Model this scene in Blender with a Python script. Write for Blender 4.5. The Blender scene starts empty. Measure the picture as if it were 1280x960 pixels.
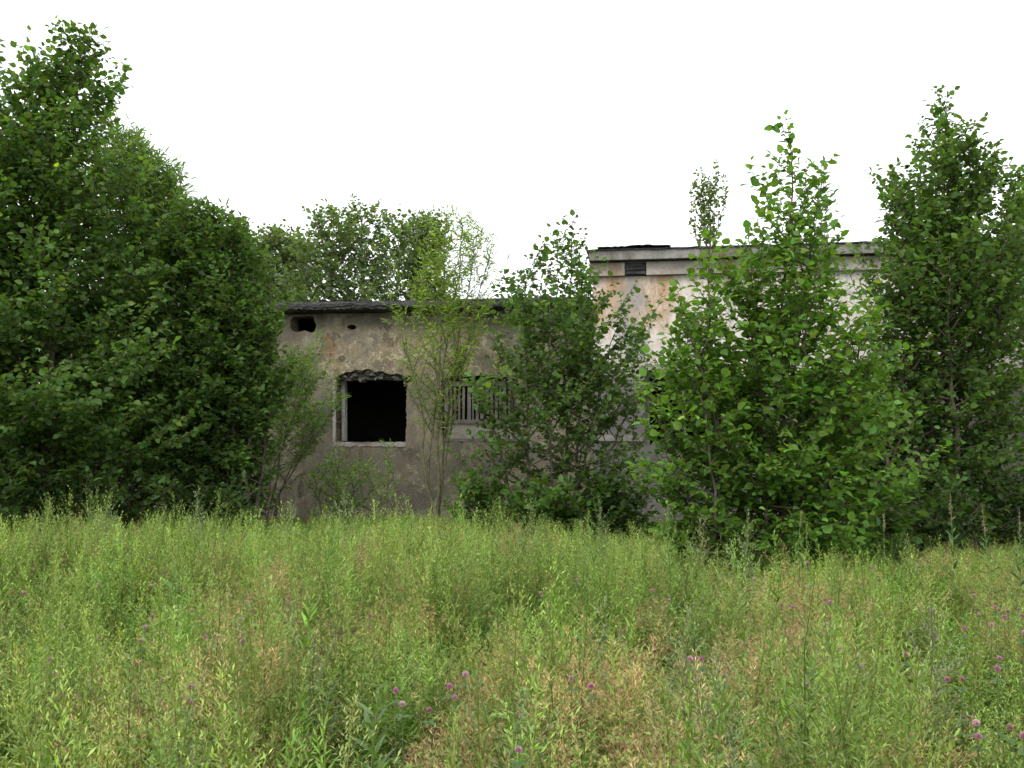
import bpy, math, random
import numpy as np
from mathutils import Vector, geometry

rng = np.random.default_rng(11)
random.seed(11)
scene = bpy.context.scene
COL = scene.collection
PI = math.pi

# ------------------------------------------------------------------ camera maths (photo measured at 1280 x 960)
F, HZ, EYE = 1108.0, 525.0, 1.75
PITCH = math.atan((HZ - 480.0) / F)
CA, SA = math.cos(PITCH), math.sin(PITCH)


def ray(px, py):
    u, v = (px - 640.0) / F, (480.0 - py) / F
    return np.array([u, CA - SA * v, SA + CA * v])


def at(px, py, D):
    d = ray(px, py)
    return np.array([0, 0, EYE]) + d * (D / d[1])


def on_ground(px, py, h):
    """the place whose height h is seen at that pixel"""
    d = ray(px, py)
    return np.array([0, 0, EYE]) + d * ((h - EYE) / d[2])


# ------------------------------------------------------------------ mesh collecting
class MB:
    def __init__(self):
        self.v, self.f3, self.f4, self.c, self.n = [], [], [], [], 0

    def add(self, v, f3=None, f4=None, col=(0.1, 0.1, 0.1)):
        v = np.asarray(v, dtype=np.float32).reshape(-1, 3)
        col = np.asarray(col, dtype=np.float32)
        if col.ndim == 1:
            col = np.broadcast_to(col, (len(v), 3))
        self.v.append(v)
        self.c.append(col)
        if f3 is not None and len(f3):
            self.f3.append(np.asarray(f3, dtype=np.int32).reshape(-1, 3) + self.n)
        if f4 is not None and len(f4):
            self.f4.append(np.asarray(f4, dtype=np.int32).reshape(-1, 4) + self.n)
        self.n += len(v)

    def arrays(self):
        v = np.concatenate(self.v)
        c = np.concatenate(self.c)
        f3 = np.concatenate(self.f3) if self.f3 else np.zeros((0, 3), np.int32)
        f4 = np.concatenate(self.f4) if self.f4 else np.zeros((0, 4), np.int32)
        return v, f3, f4, c

    def box(self, x0, x1, y0, y1, z0, z1, col=(0.1, 0.1, 0.1), jit=0.0):
        v = np.array([(x, y, z) for x in (x0, x1) for y in (y0, y1) for z in (z0, z1)], float)
        if jit:
            v = v + rng.normal(0, jit, v.shape)
        f = [(0, 1, 3, 2), (4, 6, 7, 5), (0, 4, 5, 1), (2, 3, 7, 6), (0, 2, 6, 4), (1, 5, 7, 3)]
        self.add(v, f4=f, col=col)

    def tube(self, pts, rad, k=5, col=(0.1, 0.1, 0.1)):
        pts = np.asarray(pts, float)
        n = len(pts)
        rad = np.broadcast_to(np.asarray(rad, float), (n,))
        t = np.gradient(pts, axis=0)
        t /= np.linalg.norm(t, axis=1, keepdims=True) + 1e-9
        ref = np.array([0, 1.0, 0]) if abs(t[0, 1]) < 0.8 else np.array([1.0, 0, 0])
        a = np.cross(t, ref)
        a /= np.linalg.norm(a, axis=1, keepdims=True) + 1e-9
        b = np.cross(t, a)
        th = np.arange(k) * 2 * PI / k
        ring = a[:, None] * np.cos(th)[None, :, None] + b[:, None] * np.sin(th)[None, :, None]
        v = (pts[:, None] + ring * rad[:, None, None]).reshape(-1, 3)
        i = np.arange(n - 1)[:, None] * k
        j = np.arange(k)[None]
        jn = (j + 1) % k
        f = np.stack([i + j, i + jn, i + k + jn, i + k + j], -1).reshape(-1, 4)
        self.add(v, f4=f, col=col)

    def build(self, name, mat, parent=None, smooth=False):
        v, f3, f4, c = self.arrays()
        me = bpy.data.meshes.new(name)
        me.vertices.add(len(v))
        me.vertices.foreach_set('co', v.astype(np.float32).ravel())
        nl = len(f3) * 3 + len(f4) * 4
        me.loops.add(nl)
        me.polygons.add(len(f3) + len(f4))
        me.loops.foreach_set('vertex_index', np.concatenate([f3.ravel(), f4.ravel()]).astype(np.int32))
        st = np.concatenate([np.arange(len(f3)) * 3, len(f3) * 3 + np.arange(len(f4)) * 4]).astype(np.int32)
        me.polygons.foreach_set('loop_start', st)
        me.update(calc_edges=True)
        smooth = smooth or mat.name in ('leaf', 'weed_leaf', 'straw', 'bark', 'clover_petal')
        me.polygons.foreach_set('use_smooth', np.full(len(me.polygons), smooth))
        at_ = me.attributes.new('tint', 'FLOAT_COLOR', 'POINT')
        rgba = np.ones((len(v), 4), np.float32)
        rgba[:, :3] = c
        at_.data.foreach_set('color', rgba.ravel())
        me.materials.append(mat)
        o = bpy.data.objects.new(name, me)
        COL.objects.link(o)
        if parent is not None:
            o.parent = parent
        return o


def tag(o, label=None, cat=None, group=None, kind=None):
    if label:
        o['label'] = label
    if cat:
        o['category'] = cat
    if group:
        o['group'] = group
    if kind:
        o['kind'] = kind
    return o


def empty(name, loc, label, cat, group=None, rz=0.0):
    o = bpy.data.objects.new(name, None)
    o.empty_display_size = 0.2
    o.location = loc
    o.rotation_euler = (0, 0, rz)
    COL.objects.link(o)
    return tag(o, label, cat, group)


def sines(seed, n=9, lo=0.2, hi=1.2):
    r = np.random.default_rng(seed)
    k = r.uniform(lo, hi, (n, 1)) * np.stack([np.cos(a := r.uniform(0, 2 * PI, n)), np.sin(a)], 1)
    ph = r.uniform(0, 2 * PI, n)

    def f(x, y):
        return np.sin(2 * PI * (np.multiply.outer(x, k[:, 0]) + np.multiply.outer(y, k[:, 1])) + ph).sum(-1) / math.sqrt(n / 2)
    return f


def unit(a):
    return a / (np.linalg.norm(a, axis=-1, keepdims=True) + 1e-9)


# ------------------------------------------------------------------ materials
def new_mat(name):
    m = bpy.data.materials.new(name)
    m.use_nodes = True
    nt = m.node_tree
    nt.nodes.clear()
    return m, nt, (lambda t, **k: mk(nt, t, **k)), nt.links.new


def mk(nt, t, **k):
    n = nt.nodes.new(t)
    for a, b in k.items():
        setattr(n, a, b)
    return n


def leaf_material(name, transl=0.35, rough=0.5, spec=0.35, boost=(1.25, 1.35, 0.55)):
    m, nt, N, L = new_mat(name)
    out = N('ShaderNodeOutputMaterial')
    a = N('ShaderNodeAttribute', attribute_name='tint')
    p = N('ShaderNodeBsdfPrincipled')
    p.inputs['Roughness'].default_value = rough
    p.inputs['Specular IOR Level'].default_value = spec
    L(a.outputs['Color'], p.inputs['Base Color'])
    mul = N('ShaderNodeMix', data_type='RGBA', blend_type='MULTIPLY')
    mul.inputs[0].default_value = 1
    L(a.outputs['Color'], mul.inputs[6])
    mul.inputs[7].default_value = (*boost, 1)
    tr = N('ShaderNodeBsdfTranslucent')
    L(mul.outputs[2], tr.inputs['Color'])
    mx = N('ShaderNodeMixShader')
    mx.inputs[0].default_value = transl
    L(p.outputs[0], mx.inputs[1])
    L(tr.outputs[0], mx.inputs[2])
    L(mx.outputs[0], out.inputs['Surface'])
    return m


def tint_material(name, rough=0.85, noise=None, bump=0.0):
    m, nt, N, L = new_mat(name)
    out = N('ShaderNodeOutputMaterial')
    a = N('ShaderNodeAttribute', attribute_name='tint')
    p = N('ShaderNodeBsdfPrincipled')
    p.inputs['Roughness'].default_value = rough
    p.inputs['Specular IOR Level'].default_value = 0.2
    src = a.outputs['Color']
    if noise:
        tc = N('ShaderNodeTexCoord')
        n = N('ShaderNodeTexNoise')
        n.inputs['Scale'].default_value = noise
        n.inputs['Detail'].default_value = 8
        n.inputs['Roughness'].default_value = 0.7
        L(tc.outputs['Object'], n.inputs['Vector'])
        r = N('ShaderNodeMapRange')
        r.inputs[1].default_value, r.inputs[2].default_value = 0.25, 0.75
        r.inputs[3].default_value, r.inputs[4].default_value = 0.35, 1.6
        L(n.outputs[0], r.inputs[0])
        mul = N('ShaderNodeMix', data_type='RGBA', blend_type='MULTIPLY')
        mul.inputs[0].default_value = 1
        L(src, mul.inputs[6])
        L(r.outputs[0], mul.inputs[7])
        src = mul.outputs[2]
        if bump:
            b = N('ShaderNodeBump')
            b.inputs['Strength'].default_value = bump
            b.inputs['Distance'].default_value = 0.02
            L(n.outputs[0], b.inputs['Height'])
            L(b.outputs[0], p.inputs['Normal'])
    L(src, p.inputs['Base Color'])
    L(p.outputs[0], out.inputs['Surface'])
    return m


class NG:
    """short-hand for wall shaders in the object's own metres"""

    def __init__(self, name):
        self.m, self.nt, self.N, self.L = new_mat(name)
        self.out = self.N('ShaderNodeOutputMaterial')
        self.p = self.N('ShaderNodeBsdfPrincipled')
        self.p.inputs['Roughness'].default_value = 0.9
        self.p.inputs['Specular IOR Level'].default_value = 0.15
        self.L(self.p.outputs[0], self.out.inputs['Surface'])
        self.tc = self.N('ShaderNodeTexCoord')
        s = self.N('ShaderNodeSeparateXYZ')
        self.L(self.tc.outputs['Object'], s.inputs[0])
        self.x, self.y, self.z = s.outputs

    def noise(self, scale, detail=6, rough=0.6, stretch=(1, 1, 1), dist=0.0, off=(0, 0, 0)):
        mp = self.N('ShaderNodeMapping')
        mp.inputs['Scale'].default_value = stretch
        mp.inputs['Location'].default_value = off
        self.L(self.tc.outputs['Object'], mp.inputs[0])
        n = self.N('ShaderNodeTexNoise')
        n.inputs['Scale'].default_value = scale
        n.inputs['Detail'].default_value = detail
        n.inputs['Roughness'].default_value = rough
        n.inputs['Distortion'].default_value = dist
        self.L(mp.outputs[0], n.inputs['Vector'])
        return n.outputs[0]

    def cracks(self, scale, width):
        n = self.N('ShaderNodeTexNoise')
        n.inputs['Scale'].default_value = 5
        n.inputs['Detail'].default_value = 4
        self.L(self.tc.outputs['Object'], n.inputs['Vector'])
        ad = self.N('ShaderNodeVectorMath', operation='MULTIPLY_ADD')
        self.L(n.outputs['Color'], ad.inputs[0])
        ad.inputs[1].default_value = (0.35, 0.35, 0.35)
        self.L(self.tc.outputs['Object'], ad.inputs[2])
        v = self.N('ShaderNodeTexVoronoi', feature='DISTANCE_TO_EDGE')
        v.inputs['Scale'].default_value = scale
        self.L(ad.outputs[0], v.inputs['Vector'])
        return self.ramp(v.outputs['Distance'], width, 0.0)

    def ramp(self, s, a, b, lo=0.0, hi=1.0):
        r = self.N('ShaderNodeMapRange')
        r.clamp = True
        if a > b:
            a, b, lo, hi = b, a, hi, lo
        for i, v in enumerate((a, b, lo, hi)):
            r.inputs[i + 1].default_value = v
        self.L(s, r.inputs[0])
        return r.outputs[0]

    def mul(self, *s):
        cur = s[0]
        for t in s[1:]:
            m = self.N('ShaderNodeMath', operation='MULTIPLY')
            self.L(cur, m.inputs[0])
            if isinstance(t, (int, float)):
                m.inputs[1].default_value = t
            else:
                self.L(t, m.inputs[1])
            cur = m.outputs[0]
        return cur

    def add(self, a, b):
        m = self.N('ShaderNodeMath', operation='ADD')
        m.use_clamp = True
        self.L(a, m.inputs[0])
        self.L(b, m.inputs[1])
        return m.outputs[0]

    def band(self, s, a, b, soft=0.3):
        return self.mul(self.ramp(s, a - soft, a + soft), self.ramp(s, b + soft, b - soft))

    def spot(self, x, z, rx, rz, soft=0.5):
        mp = self.N('ShaderNodeMapping')
        mp.inputs['Location'].default_value = (-x / rx, 0, -z / rz)
        mp.inputs['Scale'].default_value = (1 / rx, 0, 1 / rz)
        n = self.N('ShaderNodeTexNoise')
        n.inputs['Scale'].default_value = 9
        n.inputs['Detail'].default_value = 5
        self.L(self.tc.outputs['Object'], n.inputs['Vector'])
        self.L(self.tc.outputs['Object'], mp.inputs[0])
        ln = self.N('ShaderNodeVectorMath', operation='LENGTH')
        self.L(mp.outputs[0], ln.inputs[0])
        m = self.N('ShaderNodeMath', operation='MULTIPLY_ADD')
        self.L(n.outputs[0], m.inputs[0])
        m.inputs[1].default_value = 1.1
        self.L(ln.outputs['Value'], m.inputs[2])
        return self.ramp(m.outputs[0], 1.55 + soft * 0.5, 1.55 - soft * 0.5)

    def mix(self, a, b, f):
        m = self.N('ShaderNodeMix', data_type='RGBA')
        for s, i in ((a, 6), (b, 7)):
            if isinstance(s, tuple):
                m.inputs[i].default_value = (*s, 1)
            else:
                self.L(s, m.inputs[i])
        if isinstance(f, (int, float)):
            m.inputs[0].default_value = f
        else:
            self.L(f, m.inputs[0])
        return m.outputs[2]

    def finish(self, col, height=None, strength=0.4, dist=0.02):
        self.L(col, self.p.inputs['Base Color'])
        if height is not None:
            b = self.N('ShaderNodeBump')
            b.inputs['Strength'].default_value = strength
            b.inputs['Distance'].default_value = dist
            self.L(height, b.inputs['Height'])
            self.L(b.outputs[0], self.p.inputs['Normal'])
        return self.m


# ------------------------------------------------------------------ the building's own frame
WA = math.radians(8.75)
W0 = np.array([at(460, 525, 16.0)[0], 16.0, 0.0])
WX = np.array([math.cos(WA), -math.sin(WA), 0])
WY = np.array([math.sin(WA), math.cos(WA), 0])


def wall(px, py, off=0.0):
    """(t, z) where that pixel meets the plane of the front wall (off = metres behind it)"""
    d = ray(px, py)
    o = np.array([0, 0, EYE])
    k = np.dot(W0 + WY * off - o, WY) / np.dot(d, WY)
    p = o + d * k - W0
    return float(np.dot(p, WX)), float(p[2])


def low_wall_material():
    g = NG('weathered_render')
    n1 = g.noise(0.9, 8, 0.65, off=(6.3, 1, 5))
    n2 = g.noise(7, 8, 0.7)
    n3 = g.noise(2.3, 6, 0.6, off=(9, 0, 4))
    drip = g.noise(1.0, 5, 0.6, stretch=(5.5, 1, 0.45), off=(4, 0, 0))
    c = g.mix((0.113, 0.098, 0.072), (0.251, 0.221, 0.159), g.ramp(n1, 0.35, 0.65))
    c = g.mix(c, (0.205, 0.172, 0.113), g.mul(g.ramp(n3, 0.4, 0.62), 0.7))
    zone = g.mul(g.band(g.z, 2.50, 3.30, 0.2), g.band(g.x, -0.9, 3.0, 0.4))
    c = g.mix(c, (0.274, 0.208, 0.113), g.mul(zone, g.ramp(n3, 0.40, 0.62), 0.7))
    c = g.mix(c, (0.228, 0.133, 0.064), g.mul(g.spot(-0.75, 3.08, 0.16, 0.2), 0.7))
    c = g.mix(c, (0.419, 0.371, 0.258), g.mul(zone, g.cracks(3.3, 0.05), g.ramp(g.noise(3.1, 5, .6, off=(2, 7, 1)), 0.45, 0.6)))
    c = g.mix(c, (0.382, 0.355, 0.258), g.mul(zone, g.ramp(g.noise(11, 6, .7), 0.60, 0.72), g.ramp(n3, .45, .6)))
    # rain streaks that start under the roof edge and die out below the sill
    c = g.mix(c, (0.055, 0.050, 0.039), g.mul(g.ramp(drip, 0.53, 0.70), g.ramp(g.z, 3.1, 3.7), 0.7))
    c = g.mix(c, (0.065, 0.057, 0.043), g.mul(g.ramp(drip, 0.52, 0.68), g.band(g.z, 0.1, 1.25, 0.15), 0.5))
    c = g.mix(c, (0.052, 0.049, 0.038), g.mul(g.ramp(g.noise(1.7, 6, .7, off=(4, 4, 4)), 0.5, 0.66), g.ramp(g.z, 3.25, 3.7)))
    c = g.mix(c, (0.079, 0.071, 0.053), g.mul(g.ramp(g.z, 1.1, 0.3), g.ramp(n1, 0.62, 0.42), 0.7))  # shade at the foot of the wall painted in, broken by noise
    for px, py, rx, rz in ((376, 456, .13, .24), (387, 446, .10, .09), (371, 436, .06, .07), (427, 449, .07, .06), (400, 525, .32, .3),
                           (376, 612, .06, .18), (575, 452, .1, .12), (383, 553, .22, .12)):
        t, z = wall(px, py)
        c = g.mix(c, (0.052, 0.047, 0.038), g.mul(g.spot(t, z, rx, rz, .3), 0.75))
    c = g.mix(c, (0.083, 0.075, 0.057), g.mul(g.ramp(n2, 0.58, 0.72), 0.5))
    n4 = g.noise(22, 6, 0.75)
    c = g.mix(c, (0.054, 0.051, 0.044), g.mul(g.ramp(g.z, 3.35, 3.85), g.ramp(g.noise(3.2, 8, .7, off=(8, 2, 1)), .36, .56), .85))
    mot = g.noise(3.4, 10, .74, off=(2, 6, 9))
    c = g.mix(c, (0.126, 0.116, 0.097), g.mul(g.ramp(mot, .50, .60), .75))
    c = g.mix(c, (0.372, 0.338, 0.265), g.mul(g.ramp(mot, .46, .38), .45))
    n5 = g.noise(5.5, 10, 0.78, off=(3, 3, 8))
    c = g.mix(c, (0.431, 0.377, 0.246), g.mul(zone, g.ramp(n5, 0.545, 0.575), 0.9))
    c = g.mix(c, (0.419, 0.369, 0.253), g.mul(zone, g.cracks(5.0, 0.035), g.ramp(g.noise(2.6, 4, .6, off=(6, 1, 3)), 0.50, 0.58), 0.9))
    c = g.mix(c, (0.079, 0.068, 0.053), g.mul(g.ramp(n5, 0.42, 0.38), 0.45))
    c = g.mix(c, (0.056, 0.050, 0.039), g.mul(g.ramp(n4, 0.56, 0.66), 0.55))
    c = g.mix(c, (0.331, 0.296, 0.211), g.mul(g.ramp(n4, 0.44, 0.36), 0.45))
    c = g.mix(c, (0.047, 0.042, 0.033), g.mul(g.cracks(1.3, 0.012), g.ramp(n3, .5, .6), 0.8))
    patchy = g.ramp(g.noise(2.0, 7, .72, off=(7, 2, 5)), 0.60, 0.63)
    c = g.mix(c, (0.089, 0.079, 0.062), g.mul(patchy, 0.7))
    h = g.add(g.mul(n4, 0.5), g.add(g.mul(n3, 0.5), g.mul(patchy, -0.35)))
    return g.finish(c, h, 0.9, 0.04)


def tall_wall_material():
    g = NG('peeling_whitewash')
    n1 = g.noise(1.1, 8, 0.65, off=(5, 1, 2))
    n2 = g.noise(8, 8, 0.7)
    n3 = g.noise(2.6, 7, 0.65, off=(9, 3, 4), dist=0.6)
    streak = g.noise(1.0, 6, 0.65, stretch=(2.6, 1, 0.8), off=(0.3, 0, 0), dist=0.9)
    c = g.mix((0.60, 0.56, 0.51), (0.72, 0.69, 0.65), g.ramp(n1, 0.35, 0.65))
    c = g.mix(c, (0.56, 0.47, 0.39), g.mul(g.ramp(n3, 0.46, 0.64), 0.6))
    t1, z1 = wall(800, 365)
    t2, z2 = wall(760, 365)
    c = g.mix(c, (0.40, 0.235, 0.115), g.mul(g.ramp(streak, 0.40, 0.56), g.spot(t1, z1, 0.75, 0.75, 1.1), 0.9))
    c = g.mix(c, (0.42, 0.27, 0.15), g.mul(g.ramp(n3, 0.40, 0.56), g.spot(t2 - .3, z2 - .2, 0.5, 0.35, 1.0), 0.8))
    c = g.mix(c, (0.42, 0.26, 0.14), g.mul(g.ramp(streak, 0.50, 0.66), g.ramp(g.z, 3.1, 4.2), 0.7))
    c = g.mix(c, (0.22, 0.215, 0.21), g.mul(g.ramp(g.noise(1.9, 7, .7, off=(2, 2, 2), stretch=(1.7, 1, .8)), 0.54, 0.66), 0.75))
    for px, py, rx, rz in ((792, 352, .13, .22), (785, 395, .2, .5), (920, 352, .3, .2), (795, 440, .25, .3)):
        t, z = wall(px, py)
        c = g.mix(c, (0.27, 0.265, 0.26), g.mul(g.spot(t, z, rx, rz, .7), 0.7))
    peel = g.ramp(g.noise(2.4, 9, .72, off=(1, 8, 3), stretch=(1, 1, .7)), .565, .585)
    c = g.mix(c, (0.46, 0.35, 0.25), g.mul(peel, .65))
    c = g.mix(c, (0.16, 0.14, 0.125), g.mul(g.cracks(2.2, 0.012), g.ramp(n3, .45, .6), 0.8))
    c = g.mix(c, (0.20, 0.19, 0.18), g.mul(g.ramp(n2, 0.62, 0.70), 0.6))
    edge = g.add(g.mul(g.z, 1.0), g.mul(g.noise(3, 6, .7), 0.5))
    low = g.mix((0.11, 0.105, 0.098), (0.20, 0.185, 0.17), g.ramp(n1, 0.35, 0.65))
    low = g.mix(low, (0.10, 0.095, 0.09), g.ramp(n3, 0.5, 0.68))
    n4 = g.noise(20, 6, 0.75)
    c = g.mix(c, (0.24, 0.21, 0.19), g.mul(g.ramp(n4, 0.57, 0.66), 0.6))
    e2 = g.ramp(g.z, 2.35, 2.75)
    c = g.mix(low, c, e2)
    h = g.add(g.mul(n2, 0.5), g.mul(n3, 0.6))
    return g.finish(c, h, 0.7, 0.025)


def concrete_material(name, a, b, scale=2.5, stain=None, bump=0.6):
    g = NG(name)
    n1 = g.noise(scale, 8, 0.68)
    n2 = g.noise(scale * 7, 6, 0.7)
    c = g.mix(a, b, g.ramp(n1, 0.35, 0.65))
    if stain:
        s = g.noise(1.0, 6, .65, stretch=(2.2, 1, .8), off=(4, 1, 0))
        c = g.mix(c, stain, g.mul(g.ramp(s, 0.52, 0.66), 0.8))
    c = g.mix(c, tuple(x * 0.4 for x in a), g.mul(g.ramp(n2, 0.56, 0.7), 0.7))
    return g.finish(c, g.add(g.mul(n1, .6), g.mul(n2, .4)), bump, 0.025)


M = {
    'leaf': leaf_material('leaf', 0.48, 0.5, 0.22, (1.3, 1.35, .5)),
    'weed': leaf_material('weed_leaf', 0.34, 0.5, 0.3, (1.15, 1.2, 0.55)),
    'straw': tint_material('straw', 0.8),
    'bark': tint_material('bark', 0.9, 14, 0.5),
    'low_wall': low_wall_material(),
    'tall_wall': tall_wall_material(),
    'slab': concrete_material('bitumen_felt', (0.030, 0.029, 0.030), (0.085, 0.082, 0.082), 5, (0.13, 0.12, 0.10), 1.0),
    'cornice': concrete_material('cornice_concrete', (0.16, 0.155, 0.14), (0.29, 0.28, 0.26), 3.0, (0.11, 0.085, 0.055)),
    'fascia': concrete_material('fascia_paint', (0.28, 0.25, 0.215), (0.42, 0.385, 0.34), 2.0, (0.22, 0.15, 0.08)),
    'felt': concrete_material('roofing_felt', (0.035, 0.033, 0.034), (0.085, 0.082, 0.08), 6),
    'wood': concrete_material('grey_wood', (0.13, 0.12, 0.105), (0.22, 0.205, 0.18), 6, (0.10, 0.085, 0.07)),
    'old_paint': concrete_material('flaking_white_paint', (0.22, 0.21, 0.185), (0.36, 0.345, 0.31), 7, (0.16, 0.14, 0.11)),
    'room_shade': concrete_material('shaded_plaster', (0.05, 0.046, 0.042), (0.09, 0.085, 0.078), 2),  # gloom of the unlit rooms put into the colour, so openings read black
    'rubble': concrete_material('broken_render', (0.07, 0.066, 0.058), (0.18, 0.168, 0.145), 9),
    'lintel': concrete_material('lintel_concrete', (0.22, 0.20, 0.175), (0.34, 0.315, 0.28), 5),
    'clover': leaf_material('clover_petal', 0.25, 0.7, 0.1, (1.2, 1.0, 1.2)),
}

# ------------------------------------------------------------------ building shell


def jag(poly, step=0.06, amp=0.015, r=None):
    """break the edges of a polygon into short ragged steps"""
    r = r or rng
    out = []
    n = len(poly)
    for i in range(n):
        a, b = np.array(poly[i], float), np.array(poly[(i + 1) % n], float)
        L = np.linalg.norm(b - a)
        k = max(1, int(L / step))
        nrm = np.array([-(b - a)[1], (b - a)[0]]) / (L + 1e-9)
        for j in range(k):
            p = a + (b - a) * j / k
            if j:
                p = p + nrm * r.normal(0, amp) + (b - a) / k * r.uniform(-.25, .25)
            out.append(tuple(p))
    return out


def inside(p, poly):
    x, y = p
    c = False
    n = len(poly)
    for i in range(n):
        x1, y1 = poly[i]
        x2, y2 = poly[i - 1]
        if (y1 > y) != (y2 > y) and x < (x2 - x1) * (y - y1) / (y2 - y1) + x1:
            c = not c
    return c


def wall_sheet(name, outer, holes, mat, parent, th=0.38, y0=0.0):
    pts, edges = [], []
    for poly in [outer] + holes:
        s = len(pts)
        pts += [Vector(p) for p in poly]
        edges += [(s + i, s + (i + 1) % len(poly)) for i in range(len(poly))]
    v, e, f, *_ = geometry.delaunay_2d_cdt(pts, edges, [], 0, 1e-5)
    v = [tuple(p) for p in v]
    keep = []
    for t in f:
        c = (sum(v[i][0] for i in t) / len(t), sum(v[i][1] for i in t) / len(t))
        if inside(c, outer) and not any(inside(c, h) for h in holes):
            keep.append(tuple(t))
    mb = MB()
    n = len(v)
    front = [(p[0], y0, p[1]) for p in v]
    back = [(p[0], y0 + th, p[1]) for p in v]
    f3 = []
    cnt = {}
    for t in keep:
        a, b, c = t
        f3.append((a, b, c))
        f3.append((n + a, n + c, n + b))
        for q in ((a, b), (b, c), (c, a)):
            cnt[q] = 1
    f4 = [(b, a, n + a, n + b) for (a, b) in cnt if (b, a) not in cnt]
    mb.add(front + back, f3=f3, f4=f4)
    return mb.build(name, mat, parent)


def ragged_strip(profile, x0, x1, step, amp, seed, waves=0.02):
    """a profile of (y, z) points swept along x with worn, wandering edges"""
    r = np.random.default_rng(seed)
    n = int((x1 - x0) / step) + 1
    xs = np.linspace(x0, x1, n)
    k = len(profile)
    pr = np.array(profile, float)
    w = np.sin(xs[:, None] * r.uniform(.6, 2.2, (1, k)) * 2 + r.uniform(0, 6, (1, k))) * waves
    d = r.normal(0, amp, (n, k, 2)) + w[:, :, None] * np.array([.6, 1.0])
    d[1:] = 0.5 * d[1:] + 0.5 * d[:-1]
    v = np.zeros((n, k, 3))
    v[:, :, 0] = xs[:, None]
    v[:, :, 1:] = pr[None] + d
    mb = MB()
    i = np.arange(n - 1)[:, None] * k
    j = np.arange(k)[None]
    jn = (j + 1) % k
    f = np.stack([i + j, i + k + j, i + k + jn, i + jn], -1).reshape(-1, 4)
    caps = [tuple(range(k))[::1]]
    mb.add(v.reshape(-1, 3), f4=f)
    c0 = v[0].mean(0)
    c1 = v[-1].mean(0)
    mb.add(np.vstack([v[0], c0]), f3=[(q, (q + 1) % k, k) for q in range(k)])
    mb.add(np.vstack([v[-1], c1]), f3=[((q + 1) % k, q, k) for q in range(k)])
    return mb


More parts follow.
